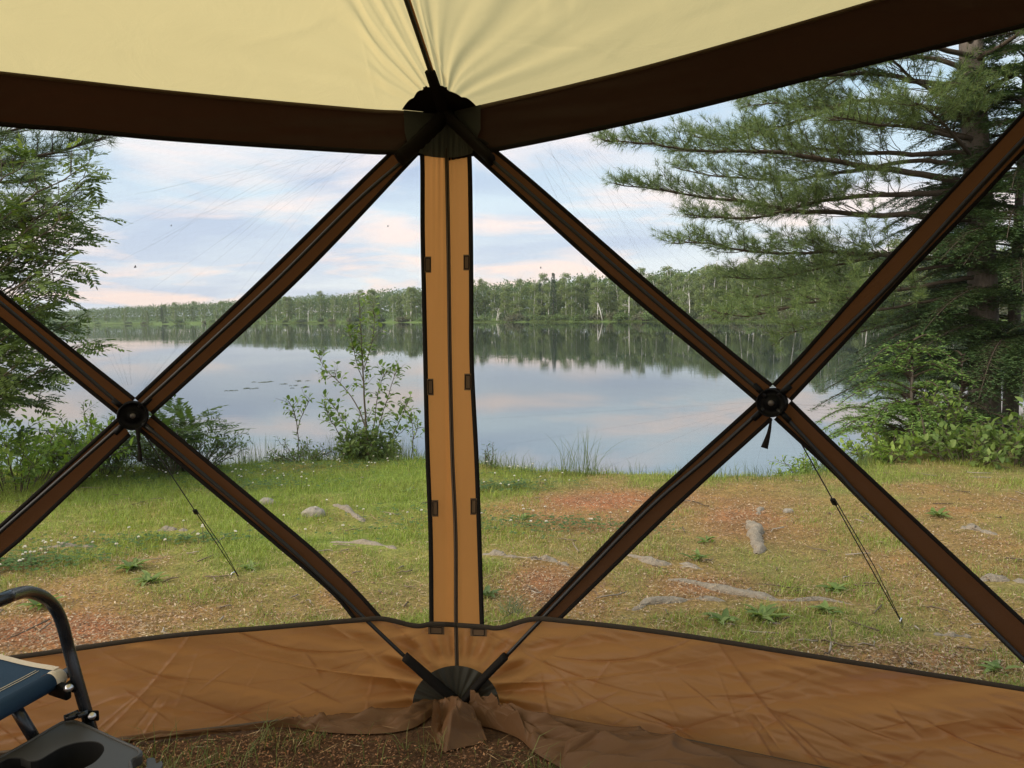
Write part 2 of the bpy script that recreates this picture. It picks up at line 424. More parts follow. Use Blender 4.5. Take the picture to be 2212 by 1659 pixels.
SH = thing('screen_shelter', 'large brown and cream pop-up screen tent enclosing the viewer, with netting walls', 'screen tent', on_ground(np.array(988.), np.array(1519.)))
def tpart(name, V, Fc, m, parent=None, smooth=True):
    return MB().add(V, Fc).build(name, m, None, smooth) if False else _tp(name, V, Fc, m, parent, smooth)
def _tp(name, V, Fc, m, parent, smooth):
    o = link(name, npmesh(name, V, Fc, smooth), m)
    o.parent = parent or SH
    if parent is None: o.matrix_parent_inverse = Matrix.Translation(-SH.location)
    return o
def bind(parent, P, w=9, off=.010, n=40):
    V, Fc = tribbon(P, w, off, n); return _tp('edge_binding', V, Fc, M['trim'], parent, True)

# eave bands (valances)
LT = [(-819, 62), (0, 154), (382, 197), (768, 233), (866, 239), (967, 247)]
LB = [(-819, 195), (0, 268), (145, 279), (382, 301), (768, 326), (851, 329), (965, 333)]
RT = [(959, 247), (1029.5, 229), (1250, 178), (1481, 118), (1888, 0), (2400, -155), (2935, -320)]
RB = [(962, 343), (1069.5, 323), (1250, 287), (1481, 236), (1826, 149), (2212, 55), (2935, -130)]
def bandfold(x, y):
    near = np.exp(-np.abs(x - 965) / 170)
    return .034 * near * vn(y * .055 + x * .004, x * .006, 1) + .010 * np.exp(-np.abs(x - 965) / 420) * vn(y * .03 - x * .004, x * .004, 7) + .007 * fbm(x * .008, y * .03, 3, 4)
for T_, B_ in ((LT, LB), (RT, RB)):
    V, Fc = tsheet(smooth_line(T_, 90), smooth_line(B_, 90), 90, 22, .012, bandfold)
    b = _tp('valance', V, Fc, M['band'], None, True)
    bind(b, B_, 11, .016, 70)
    e = [(x, y + 4) for x, y in T_]
    V, Fc = tribbon(e, 9, .018, 70); _tp('hem', V, Fc, M['zip'], b, True)

# netting: woven threads, with pulled threads running out of the corners
def segs(P0, P1, off, w, k=7):
    """threads from P0 to P1 (pixel pairs), each a thin flat ribbon k points long"""
    t = np.linspace(0, 1, k)[None, :, None]
    G = P0[:, None] * (1 - t) + P1[:, None] * t
    Q = tp(G[..., 0], G[..., 1], off)
    D = np.gradient(Q, axis=1); D /= np.linalg.norm(D, axis=2, keepdims=True)
    Nv = np.cross(D, Q - CAM); Nv /= np.linalg.norm(Nv, axis=2, keepdims=True)
    V = np.stack([Q - Nv * w / 2, Q + Nv * w / 2], 2).reshape(-1, 3)
    n = len(P0); i = (np.arange(n)[:, None] * k + np.arange(k - 1)[None]).reshape(-1) * 2
    return V, np.stack([i, i + 1, i + 3, i + 2], 1)
for side in (-1, 1):
    mb = MB()
    if side < 0:
        us = np.linspace(-800, 905, 700); yt_ = np.interp(us, [p[0] for p in LB], [p[1] for p in LB]) - 6; yb_ = np.interp(us, [-800, 10, 347, 768, 908], [1530, 1423, 1376, 1340, 1350])
    else:
        us = np.linspace(1026, 2900, 760); yt_ = np.interp(us, [p[0] for p in RB], [p[1] for p in RB]) - 6; yb_ = np.interp(us, [1040, 1147, 1216, 1444, 2212, 2900], [1354, 1338, 1340, 1368, 1489, 1600])
    P0 = np.stack([us, yt_], 1); P1 = np.stack([us + (14 if side < 0 else 10), yb_], 1)
    mb.add(*segs(P0, P1, 0, .00013, 9))
    vs = np.linspace(0, 1, 420)[:, None]
    A0, A1 = np.array([us[0], yt_[0]]), np.array([us[0], yb_[0]]); B0, B1 = np.array([us[-1], yt_[-1]]), np.array([us[-1], yb_[-1]])
    mb.add(*segs(A0 * (1 - vs) + A1 * vs, B0 * (1 - vs) + B1 * vs, .0004, .00013, 24))
    r_ = np.random.default_rng(3 + side)
    q = []
    if side < 0:
        for a in np.linspace(0, 1, 15):
            x0 = 820 - 260 * r_.random(); y0 = 330 + 20 * r_.random(); L_ = 120 + 420 * r_.random(); an = R(128 + 34 * a + 6 * r_.random())
            q.append((x0, y0, x0 + math.cos(an) * L_, y0 + math.sin(an) * L_))
        for a in range(14):
            an = R(-50 - 90 * r_.random()); L_ = 60 + 130 * r_.random(); q.append((287 + 40 * math.cos(an), 862 + 30 * math.sin(an), 287 + math.cos(an) * L_, 870 + math.sin(an) * L_))
        q += [(560, 950, 880, 962), (700, 335, 290, 420), (760, 330, 370, 640), (640, 355, 330, 520)]
    else:
        for a in np.linspace(0, 1, 16):
            x0 = 1085 + 200 * r_.random(); y0 = 320 - 30 * r_.random(); L_ = 120 + 420 * r_.random(); an = R(35 + 32 * a + 5 * r_.random())
            q.append((x0, y0 + 20, x0 + math.cos(an) * L_, y0 + 20 + math.sin(an) * L_))
        for a in range(14):
            an = R(-10 + 200 * r_.random()); L_ = 60 + 200 * r_.random(); q.append((1667 + 45 * math.cos(an), 870 + 45 * math.sin(an), 1667 + math.cos(an) * L_, 870 + math.sin(an) * L_))
        q += [(1040, 905, 1640, 868), (1100, 960, 1600, 880), (1120, 1090, 1560, 905)]
    q = np.array(q); mb.add(*segs(q[:, :2], q[:, 2:], .001, .00020, 9))
    _tp('netting', np.concatenate(mb.V), np.concatenate(mb.F), M['net'], None, False)

# diagonal pole sleeves with their poles
SL = {
 'A': ([(900, 300), (845, 328), (564, 603), (292, 861)], [(945, 300), (905, 332), (647, 603), (329, 895)], [(935, 290), (885, 336), (768, 437), (600, 603), (440, 752), (300, 880)]),
 'B': ([(292, 861), (0, 628), (-400, 290), (-700, 20)], [(256, 897), (0, 692), (-430, 360), (-740, 90)], [(270, 884), (0, 654), (-415, 325), (-725, 50)]),
 'C': ([(256, 902), (0, 1134), (-300, 1400)], [(282, 940), (60, 1153), (0, 1204), (-240, 1400)], [(270, 912), (0, 1149), (-330, 1440), (-560, 1600)]),
 'D': ([(329, 896), (637, 1152), (713, 1219), (775, 1280), (828, 1339)], [(300, 929), (566, 1152), (713, 1278), (766, 1341)], [(308, 914), (589, 1152), (713, 1265), (876, 1420), (975, 1508)]),
 'E': ([(1000, 295), (1070, 324), (1395, 604), (1590, 768), (1669, 831)], [(975, 300), (1019, 331), (1321, 604), (1536, 783), (1633.5, 866)], [(995, 290), (1055, 340), (1361, 604), (1552, 768), (1655, 857)]),
 'F': ([(1669, 831), (1729, 768), (1875, 604), (2212, 240), (2800, -380)], [(1709, 866), (1800, 768), (1951, 604), (2117, 433), (2212, 331), (2860, -330)], [(1680, 855), (1767, 768), (1933, 604), (2212, 302), (2840, -350)]),
 'G': ([(1634, 868), (1444, 1040), (1383, 1097), (1147, 1340)], [(1668, 906), (1459, 1097), (1206, 1342)], [(1650, 881), (1536, 984), (1404, 1097), (1240, 1264), (1091, 1420), (1003, 1508)]),
 'H': ([(1709, 866), (1810, 965), (1951, 1097), (2212, 1340), (2560, 1660)], [(1673, 905), (1810, 1031), (1874, 1097), (2212, 1432), (2440, 1660)], [(1678, 882), (1810, 1022), (1881, 1097), (2212, 1427), (2600, 1790)]),
}
for k_, (A_, B_, P_) in SL.items():
    V, Fc = tsheet(smooth_line(A_, 60), smooth_line(B_, 60), 60, 9, .006, lambda x, y: .004 * fbm(x * .012, y * .012, 3, 6))
    s_ = _tp('pole_sleeve', V, Fc, M['sleeve'], None, True)
    ins = lambda P, Q: [(p[0] * .95 + q[0] * .05, p[1] * .95 + q[1] * .05) for p, q in zip(resample(smooth_line(P, 40), 20), resample(smooth_line(Q, 40), 20))]
    bind(s_, ins(A_, B_), 9, .010, 60); bind(s_, ins(B_, A_), 9, .010, 60)
    G = smooth_line(P_, 50)
    V, Fc = tubeVF(tp(G[:, 0], G[:, 1], .020), .0062, 8); _tp('pole', V, Fc, M['black'], None, True)

# side hubs
def disc(c, n, a, b, prof, k=40):
    """turned part: prof is a list of (radius, height along n)"""
    th = np.arange(k) / k * 2 * np.pi
    ring = np.cos(th)[:, None] * a + np.sin(th)[:, None] * b
    V = np.concatenate([c + r * ring + h * n for r, h in prof])
    Fc = gridF(len(prof), k, True)
    return V, Fc
for (hx, hy, side) in ((287, 898, -1), (1667, 870, 1)):
    c = tp(np.array(hx), np.array(hy), .022)
    n = CAM - c; n = n * [1, 1, .3]; n /= np.linalg.norm(n); nn = -NRM[side] if (-NRM[side]) @ n > 0 else NRM[side]
    n = nn + .6 * n; n /= np.linalg.norm(n)
    a = np.cross([0, 0, 1.], n); a /= np.linalg.norm(a); b = np.cross(n, a)
    r0 = 30.5 / F * float(tent_d(np.array(hx), np.array(hy)))
    V, Fc = disc(c, n, a, b, [(.001, -.02), (r0 * 1.03, -.02), (r0 * 1.03, -.004), (r0, 0), (r0, .014), (r0 * .93, .016), (r0 * .90, .010), (r0 * .86, .002), (.02, .0), (.019, .006), (.0005, .006)])
    hb = _tp('hub', V, Fc, M['blackplastic'], None, False)
    V, Fc = disc(c + n * .006, n, a, b, [(.0085, 0), (.0085, .004), (.006, .006), (.0003, .006)], 12); _tp('bolt', V, Fc, M['darksteel'], hb, False)
    for an in (45, 135, 225, 315):
        an = R(an); dv = math.cos(an) * a + math.sin(an) * b
        V, Fc = tubeVF(np.array([c + dv * r0 * .9, c + dv * (r0 + .03)]) + n * 0.0, .0085, 8); _tp('socket', V, Fc, M['blackplastic'], hb, True)
for pts, ws in (([(298, 925), (299, 950), (302, 975), (303, 997)], [12, 7, 8, 10]), ([(1666, 903), (1664, 917), (1660, 938), (1651, 968)], [4, 6, 9, 16])):
    P = smooth_line(pts, 24); ww = np.interp(np.linspace(0, 1, 24), np.linspace(0, 1, 4), ws)
    T = np.gradient(P, axis=0); T /= np.linalg.norm(T, axis=1, keepdims=True); N = np.stack([-T[:, 1], T[:, 0]], 1)
    q = []
    for o_ in (.030, .034):
        for sgn in (-1, 1):
            G = P + N * (ww / 2 * sgn)[:, None]; q.append(tp(G[:, 0], G[:, 1], o_))
    V = np.stack([q[0], q[1], q[3], q[2]], 1).reshape(-1, 3); Fc = gridF(24, 4, True)
    Fc = np.vstack([Fc, [[0, 3, 2, 1], [92, 93, 94, 95]]])
    _tp('pull_strap', V, Fc, M['trim'], None, False)

# corner strip with zip, bindings and tabs
CL = [(900, 310), (908, 340), (909, 500), (912, 640), (915, 785), (919, 967), (926, 1152), (928, 1345)]
CR = [(1010, 310), (1018, 340), (1021, 500), (1022, 640), (1023, 785), (1033, 985), (1039, 1152), (1045, 1350)]
CS = [(964, 320), (965, 340), (968, 500), (970, 650), (972, 785), (977, 985), (984, 1152), (985, 1340), (987, 1442)]
def stripfold(x, y):
    pl = np.exp(-(np.abs(x - 965)) / 22) * np.exp(-np.clip(y - 340, 0, 900) / 170)
    return .006 * pl * np.sin(x * .55) + .004 * fbm(x * .02, y * .006, 3, 8)
V, Fc = tsheet(smooth_line(CL, 120), smooth_line(CR, 120), 120, 36, .016, stripfold)
cs = _tp('corner_strip', V, Fc, M['strip'], None, True)
bind(cs, [(x + 4, y) for x, y in CL], 10, .021, 80); bind(cs, [(x - 4, y) for x, y in CR], 10, .021, 80)
V, Fc = tribbon(CS, 9, .024, 120, .004); _tp('zip', V, Fc, M['zip'], cs, True)
V, Fc = tribbon(CS, 1.6, .0285, 120, .001); _tp('zip_teeth', V, Fc, M['trim'], cs, True)
def tab(quad, off=.024):
    q = np.array(quad, float); c = q.mean(0)
    V, Fc = tsheet([q[0], q[1]], [q[3], q[2]], 6, 6, off); o = _tp('loop_tab', V, Fc, M['tab'], cs, False)
    i = c + (q - c) * np.array([.70, .80])
    P = np.vstack([i, i[:1]]); G = resample(P, 40)
    V, Fc = tubeVF(tp(G[:, 0], G[:, 1], off + .001), .0011, 5); 
    st = npmesh('loop_tab', V, Fc, True); st.materials.append(M['trim'])
    bm = bmesh.new(); bm.from_mesh(o.data); n0 = len(bm.faces); bm.from_mesh(st); bm.faces.ensure_lookup_table()
    for f in bm.faces[n0:]: f.material_index = 1
    bm.to_mesh(o.data); bm.free(); o.data.materials.append(M['trim'])
for (x0, x1, y0, y1, sk) in ((917, 931.5, 554, 589, 0), (1001, 1014.5, 550, 584, 0), (922, 936, 818, 854, 1), (1003, 1018, 807, 843, 0), (932.5, 947, 1080, 1116, 0), (1016, 1030, 1076, 1112, 0)):
    tab([(x0, y0), (x1, y0), (x1 + sk, y1), (x0 + sk, y1)])
for (x0, x1, y0, y1) in ((925, 960, 1353, 1371), (1016, 1051.5, 1357, 1375)):
    tab([(x0, y0), (x1, y0 + 1), (x1, y1), (x0, y1 - 1)])

# skirts
KL = [(-819, 1535), (10, 1423), (347, 1376), (590, 1355), (768, 1340), (828, 1337), (897, 1352), (935, 1348), (989, 1350)]
KR = [(981, 1350), (1044, 1354), (1081, 1356), (1147, 1338), (1216, 1341), (1444, 1368), (1791, 1423), (2212, 1489), (2700, 1568)]
BL = [(-819, 1735), (0, 1630), (257, 1600), (486, 1573), (768, 1540), (990, 1524)]
BR = [(986, 1524), (1119, 1546), (1481, 1601), (1774, 1660), (2212, 1740), (2700, 1826)]
def ridge(x, y, s=0): return 1 - 2 * np.abs(vn(x, y, s)) * 1.6
def creases(x, y, n, seed, box, Ls, angs, amp, w):
    """sharp soft-ended folds: n straight creases at random places of a panel"""
    r_ = np.random.default_rng(seed); o = 0 * x
    for k in range(n):
        cx, cy = box[0] + (box[1] - box[0]) * r_.random(), box[2] + (box[3] - box[2]) * r_.random(); a = R(angs[int(r_.integers(len(angs)))] + 14 * r_.normal()); L = Ls[0] + (Ls[1] - Ls[0]) * r_.random()
        dx, dy = x - cx, y - cy; u = dx * math.cos(a) + dy * math.sin(a); v = -dx * math.sin(a) + dy * math.cos(a) + .0006 * u * u * r_.normal()
        ww = w * (.6 + r_.random()); s = np.where(v > 0, v / (ww * 3.5), -v / ww)
        o = o + amp * (.4 + .8 * r_.random()) * (1 if r_.random() < .7 else -1) * np.exp(-s) * np.clip(1 - (u / L) ** 2, 0, 1)
    return o
def skirtfold(x, y):
    lft_ = x < 988; q = np.where(lft_, 988 - x, x - 988)
    d = np.hypot(q, (y - 1490) * 1.2); an = np.arctan2(1500 - y, q)
    rad = .009 * np.exp(-((d - 130) / 110) ** 2) * np.sin(an * 19 + 2 * vn(d * .012, an, 3)) * sstep(60, 110, d)
    # long shallow folds that fan out of the corner
    yy = y - np.where(lft_, .115, .18) * q
    big = .026 * vn(yy * .016 + q * .0045, q * .0022, 9) + .011 * vn(yy * .045 + q * .012, q * .004, 4) + .003 * vn(yy * .10 - q * .012, q * .008, 14)
    c1 = creases(q, yy, 34, 5, (60, 1300, 1340, 1520), (30, 120), (-24, -38, 60, 18), .0030, 1.5) + creases(q, yy, 10, 8, (60, 1300, 1345, 1500), (120, 360), (-22, 14, -34), .0045, 2.6)
    return rad * 1.3 + big * 1.5 + c1 * 1.7
for T_, B_, nn_ in ((KL, BL, 620), (KR, BR, 620)):
    V, Fc = tsheet(smooth_line(T_, nn_), smooth_line(B_, nn_), nn_, 170, .014, skirtfold)
    b = _tp('skirt', V, Fc, M['skirt'], None, True)
    V, Fc = tribbon(T_, 11, .026, 120); _tp('edge_binding', V, Fc, M['hem'], b, True)

# reinforcement patches
th_ = np.linspace(0, np.pi, 41)
def fan(cx, cy, rx, ry, a0, a1, off, fold, n=41, m=14, name='corner_patch'):
    th = np.linspace(R(a0), R(a1), n)[:, None]; t = np.linspace(.03, 1, m)[None]
    G = np.stack([cx + rx * t * np.cos(th), cy - ry * t * np.sin(th)], -1)
    o = off + fold * t * np.sin(th * 26) 
    V = tp(G[..., 0], G[..., 1], o).reshape(-1, 3)
    return _tp(name, V, gridF(n, m), M['patch'], None, True)
fan(985, 1524, 94, 86, 0, 180, .036, .004, 161, 16)
# patch under the eave: two wings on the valances and a tongue on the corner strip
V, Fc = tsheet([(872, 238), (874, 285), (884, 324)], [(963, 246), (963, 290), (963, 330)], 14, 14, .022); _tp('corner_patch', V, Fc, M['patch'], None, True)
V, Fc = tsheet([(963, 246), (963, 290), (963, 330)], [(1038, 226), (1038, 280), (1020, 322)], 14, 14, .022); _tp('corner_patch', V, Fc, M['patch'], None, True)
V, Fc = tsheet(smooth_line([(897, 318), (925, 262), (963, 258), (1000, 262), (1024, 318)], 60), smooth_line([(902, 329), (928, 338), (961, 341), (996, 338), (1020, 331)], 60), 60, 14, .030, lambda x, y: .004 * np.sin(x * .5) * sstep(250, 335, y)); _tp('corner_patch', V, Fc, M['patch'], None, True)

# sleeves that hold the pole ends
def pocket(P, wpx, off, tp_=None):
    P = smooth_line(P, 16); D = tp(P[:, 0], P[:, 1], off)
    dd = (D - CAM) @ fw; r = np.asarray(wpx) / 2 / F * dd
    V, Fc = tubeVF(D, r, 14, .55); return _tp('pole_pocket', V, Fc, M['trim'], None, True)
pocket([(975, 236), (920, 292), (861, 346)], np.linspace(44, 40, 16), .034)
pocket([(953, 236), (1012, 296), (1062, 346)], np.linspace(44, 38, 16), .034)
pocket([(874, 1418), (930, 1467), (990, 1517)], np.linspace(31, 35, 16), .042)
pocket([(1091, 1418), (1040, 1470), (1000, 1517)], np.linspace(31, 30, 16), .046)

# roof
eL = smooth_line(LT, 170)[::-1]; eR = smooth_line(RT, 170)
E3 = {-1: tp(np.minimum(eL[:, 0], 963), eL[:, 1], .004), 1: tp(np.maximum(eR[:, 0], 963), eR[:, 1], .004)}
CEN = np.array([C3[0] + 2.0 * math.sin(AX), C3[1] - 2.0 * math.cos(AX), 0])
q0 = at(963., 245., 2.52)
# the apex lies over the middle of the floor, on the line of the roof pole seen in the photo
best = None
for hz_ in np.linspace(2.1, 2.7, 61):
    for dx_ in np.linspace(-.3, .3, 61):
        Aq = CEN + [dx_, 0, hz_]; P = q0 + (Aq - q0) * np.linspace(0, .5, 40)[:, None]; X_, Y_ = px(P)
        e = (np.interp(0, Y_[::-1], X_[::-1]) - 872) ** 2 + 3e4 * (hz_ - 2.32) ** 2 + 2e3 * dx_ ** 2
        if best is None or e < best[0]: best = (e, Aq)
APEX = best[1]; print('apex', APEX, best[0])
def roofpt(E, w, k):
    P = E[:, None] * (1 - w)[None, :, None] + APEX * w[None, :, None]
    s = np.linspace(0, 1, len(E))[:, None]
    P[..., 2] += (.05 * np.sin(np.pi * w)[None] * (1 - 0 * s))
    return P
wv = np.linspace(0, 1, 200) ** 1.3
for sd_ in (-1, 1):
    E = E3[sd_]; P = roofpt(E, wv, sd_)
    dC = np.linalg.norm(P - q0, axis=-1)
    dirr = P - q0; s_ = np.linspace(0, 1, len(E))[:, None] + 0 * wv[None]
    T1 = np.gradient(P, axis=0); T2 = np.gradient(P, axis=1); Nn = np.cross(T1, T2); Nn /= np.maximum(np.linalg.norm(Nn, axis=-1, keepdims=True), 1e-9)
    an = np.arctan2(wv[None] * 2.0, s_ * 2.0 + 1e-4)
    fold = .0075 * np.exp(-dC / .60) * sstep(.04, .2, dC) * (np.sin(an * 24 + 1.5 * vn(dC * 5, an * 2, 5)) + .6 * np.sin(an * 41 + 2)) + .007 * fbm(an * 9, dC * 1.6, 3, 2)
    if False: fold = fold + .006 * np.maximum(ridge(P[..., 0] * 4 + P[..., 1] * 2, P[..., 1] * 5 - P[..., 0], 4), 0) ** 5 + .006 * np.maximum(ridge(P[..., 0] * 3 - P[..., 1] * 3, P[..., 1] * 4 + P[..., 0] * 2, 6), 0) ** 5
    else: fold = fold * .6
    fold = fold + creases(s_ * 1000, wv[None] * 1000 + 0 * s_, 26 if sd_ > 0 else 12, 12 + sd_, (60, 700, 30, 420), (40, 130), (20, 55, -35, 80), .004 if sd_ > 0 else .0022, 5.0)
    fade = np.minimum(1, np.linspace(0, 1, len(E))[:, None] * 12 + .15) * np.minimum(1, wv[None] * 14)
    P = P + Nn * (fold * fade)[..., None]
    _tp('roof_panel', P.reshape(-1, 3), gridF(len(E), len(wv)), M['roof'], None, True)
# roof pole, its pocket and the scalloped patch round it
ws = np.linspace(0, 1, 40); RP = q0 + (APEX - q0) * ws[:, None]; RP[:, 2] += .05 * np.sin(np.pi * ws) - .018
V, Fc = tubeVF(RP, .0068, 8); rp_ = _tp('roof_pole', V, Fc, M['black'], None, True)
V, Fc = tubeVF(RP + [.007, 0, .004], .0035, 6); _tp('pole_seam', V, Fc, M['orange'], rp_, True)
i0 = int(np.argmin(np.abs(px(RP)[1] - 148)))
V, Fc = tubeVF(resample(RP[:i0 + 1], 8) + [0, -.004, -.002], np.linspace(.020, .0165, 8), 12, .6); _tp('pole_pocket', V, Fc, M['trim'], None, True)
def roof_at(x, y, sd_, off):
    r = ray(x, y); E = E3[sd_]; n = np.cross(E[52] - E[4], APEX - E[4]); d = ((E[4] - CAM) @ n) / (r @ n)
    return CAM + (d - off)[..., None] * r
G0 = smooth_line([(868, 237), (888, 217), (902, 203), (917, 192), (925, 190)], 30); G1 = np.stack([np.linspace(880, 960, 30), np.linspace(238, 246, 30)], 1)
def scal(G, a): 
    G = G.copy(); t = np.linspace(0, 1, len(G)); G[:, 1] -= a * np.abs(np.sin(t * np.pi * 3)); return G
for G0, sd_ in ((scal(G0, 5), -1), (scal(smooth_line([(944, 186), (962, 192), (985, 206), (1004, 213), (1030, 230)], 30), 4), 1)):
    G1 = np.stack([np.linspace(880 if sd_ < 0 else 950, 962 if sd_ < 0 else 1030, 30), np.linspace(238 if sd_ < 0 else 247, 246 if sd_ < 0 else 232, 30)], 1)
    t = np.linspace(0, 1, 10)[None, :, None]; G = G0[:, None] * (1 - t) + G1[:, None] * t
    _tp('corner_patch', roof_at(G[..., 0], G[..., 1], sd_, .012).reshape(-1, 3), gridF(30, 10), M['trim'], None, True)
V, Fc = tsheet([(915, 196), (930, 240)], [(955, 190), (985, 240)], 8, 8, .03); _tp('corner_patch', roof_at(*[a.reshape(-1) for a in np.meshgrid(np.linspace(914, 966, 8), np.linspace(188, 245, 8))], -1, .02), gridF(8, 8), M['trim'], None, True)

# ground flap: the loose hem of the skirts, folded in on the floor
def flap(topP, botP, h, n=110, m=26, seed=0, wob=.02, pleat=0):
    T_ = smooth_line(topP, n); B_ = smooth_line(botP, n)
    A = on_ground(T_[:, 0], T_[:, 1], h[0]); Bq = on_ground(B_[:, 0], B_[:, 1], .006)
    t = np.linspace(0, 1, m)[None, :, None]
    P = A[:, None] * (1 - t) + Bq[:, None] * t
    s = np.linspace(0, 1, n)[:, None]; tt = t[..., 0]
    P[..., 2] += h[1] * np.sin(np.pi * tt) ** .8 * (.55 + .9 * (vn(s * 9, tt * 1.5, seed) + .5) * .8) 
    L_ = np.linalg.norm(Bq[-1] - Bq[0])
    P[..., 2] += wob * fbm(s * L_ * 9, tt * 2.2, 3, seed + 2) * np.sin(np.pi * np.clip(tt * 1.0, 0, 1)) + .35 * wob * np.maximum(ridge(s * L_ * 7 + tt * 2, tt * 2.5 - s * 5, seed + 4), 0) ** 5 * np.sin(np.pi * tt)
    P[..., 2] += creases(s * L_ * 500 + 0 * tt, tt * 160 + 0 * s, int(20 + L_ * 26), seed + 3, (0, L_ * 500, 0, 160), (25, 90), (15, -30, 60, -65), .020, 3.5) * np.sin(np.pi * tt) ** .5
    if pleat:
        w_ = np.abs(((s * pleat + .25 * tt) % 1) - .5) * 2
        P[..., 2] += .040 * (w_ ** 1.5 - .4) * np.sin(np.pi * np.clip(tt * .85 + .1, 0, 1)); P[..., 1] -= .03 * w_ * tt; P[..., 0] += .02 * np.sin(s * pleat * 6.28) * tt
    P[..., 2] = np.maximum(P[..., 2], gz(P[..., 0], P[..., 1]) + .004)
    return P.reshape(-1, 3), gridF(n, m)
for a_ in (([(250, 1601), (400, 1585), (620, 1560), (720, 1545), (860, 1533), (955, 1518)], [(250, 1606), (400, 1592), (610, 1574), (680, 1580), (790, 1585), (890, 1573), (945, 1538)], (.02, .015), 60, 20, 1, .02),
           ([(940, 1530), (952, 1512), (975, 1510), (990, 1520), (1010, 1528)], [(930, 1595), (940, 1610), (975, 1612), (1010, 1606), (1040, 1597)], (.055, .02), 120, 40, 8, .016, 1.35),
           ([(1018, 1512), (1060, 1524), (1119, 1543), (1300, 1572), (1481, 1600), (1774, 1659), (2212, 1738)], [(1012, 1566), (1070, 1577), (1120, 1598), (1155, 1630), (1210, 1660), (1350, 1720), (1600, 1800)], (.045, .042), 300, 70, 4, .03)):
    V, Fc = flap(*a_); _tp('ground_flap', V, Fc, M['flap'], None, True)
SB = smooth_line([(1090, 1538), (1119, 1544), (1300, 1571), (1481, 1600), (1774, 1659), (2212, 1738)], 60)
V, Fc = tribbon(SB, 9, .05, 60); _tp('seam_tape', V, Fc, M['zip'], None, True)
SB = smooth_line([(-300, 1664), (0, 1626), (257, 1597), (486, 1571), (640, 1553)], 60)
V, Fc = tribbon(SB, 8, .03, 60); _tp('seam_tape', V, Fc, M['zip'], None, True)

# the rest of the shelter behind the viewer: four more roof panels, valances and skirts
hexc = [C3 * [1, 1, 0]]
Rl = E3[-1][-1]; Rr = E3[1][-1]
def rot(P, a): 
    q = P - CEN; c_, s_ = math.cos(a), math.sin(a); return CEN + np.array([c_ * q[0] - s_ * q[1], s_ * q[0] + c_ * q[1], 0])
cs_ = [rot(C3 * [1, 1, 0], R(60 * k)) for k in range(6)]
tops = [np.array([c[0], c[1], C3[2]]) for c in cs_]; tops[1] = Rl; tops[5] = Rr
gf = lambda P: np.array([P[0], P[1], float(gz(P[0], P[1]))])
for k in (1, 2, 3, 4):
    A, B = tops[k], tops[k + 1]
    E = A + (B - A) * np.linspace(0, 1, 20)[:, None]; P = roofpt(E, np.linspace(0, 1, 20), 0)
    _tp('roof_panel', P.reshape(-1, 3), gridF(20, 20), M['roof'], None, True)
    V = np.array([A, B, B - [0, 0, .2], A - [0, 0, .2]]); _tp('valance', V, [[0, 1, 2, 3]], M['band'], None, False)
    a0, b0 = gf(A), gf(B); out_ = ((A + B) / 2 - CEN) * [1, 1, 0]; out_ /= np.linalg.norm(out_)
    V = np.array([a0, b0, b0 + [0, 0, .32] + out_ * .05, a0 + [0, 0, .32] + out_ * .05]); _tp('skirt', V, [[0, 1, 2, 3]], M['skirt'], None, False)
    hub_ = (A + B + a0 + b0) / 4 + out_ * .2
    for c_ in (A, B, a0, b0):
        D = c_ - hub_; w_ = np.cross(D, out_); w_ = w_ / np.linalg.norm(w_) * .055
        V = np.array([hub_ - w_, hub_ + w_, c_ + w_, c_ - w_]); _tp('pole_sleeve', V, [[0, 1, 2, 3]], M['sleeve'], None, False)
        V, Fc = tubeVF(np.array([hub_, c_]) - out_ * .012, .0062, 6); _tp('pole', V, Fc, M['black'], None, True)
    V, Fc = tubeVF(np.array([A, APEX]) - [0, 0, .015], .0068, 6); _tp('roof_pole', V, Fc, M['black'], None, True)
V, Fc = disc(APEX, np.array([0, 0, -1.]), np.array([1., 0, 0]), np.array([0, 1., 0]), [(.001, .0), (.07, .0), (.07, .03), (.001, .035)]); _tp('hub', V, Fc, M['blackplastic'], None, False)

# guy lines and pegs
PEGL = []
for (hx, hy), (mx_, my_), (gx, gy) in (((290, 905), (423, 1106), (515, 1253)), ((1690, 885), (1798, 1085), (1948, 1343))):
    A = tp(np.array(hx), np.array(hy), -.03); B = on_ground(np.array(gx), np.array(gy), .02)
    V, Fc = tubeVF(np.array([A, B]), .0022, 6); gl = _tp('guy_line', V, Fc, M['cord'], None, True)
    # second strand of the loop below the slider
    tt = np.linspace(0, 1, 200)[:, None]; Q = A + (B - A) * tt; qx, qy = px(Q); i = int(np.argmin(np.abs(qy - my_)))
    V, Fc = tubeVF(np.array([Q[i] + [.006, 0, .004], (Q[i] + B) / 2 + [.012, 0, .006], B + [.002, 0, 0]]), .0018, 6); _tp('loop_strand', V, Fc, M['cord'], gl, True)
    d_ = (B - A) / np.linalg.norm(B - A); sx_ = np.cross(d_, [0, 0, 1.]); sx_ /= np.linalg.norm(sx_)
    V, Fc = boxVF(Q[i], .034, .016, .012, d_, sx_, np.cross(d_, sx_)); o = _tp('slider', V, Fc, M['blackplastic'], gl, False)
    bv = o.modifiers.new('round', 'BEVEL'); bv.width = .003; bv.segments = 2
    PEGL.append(B)
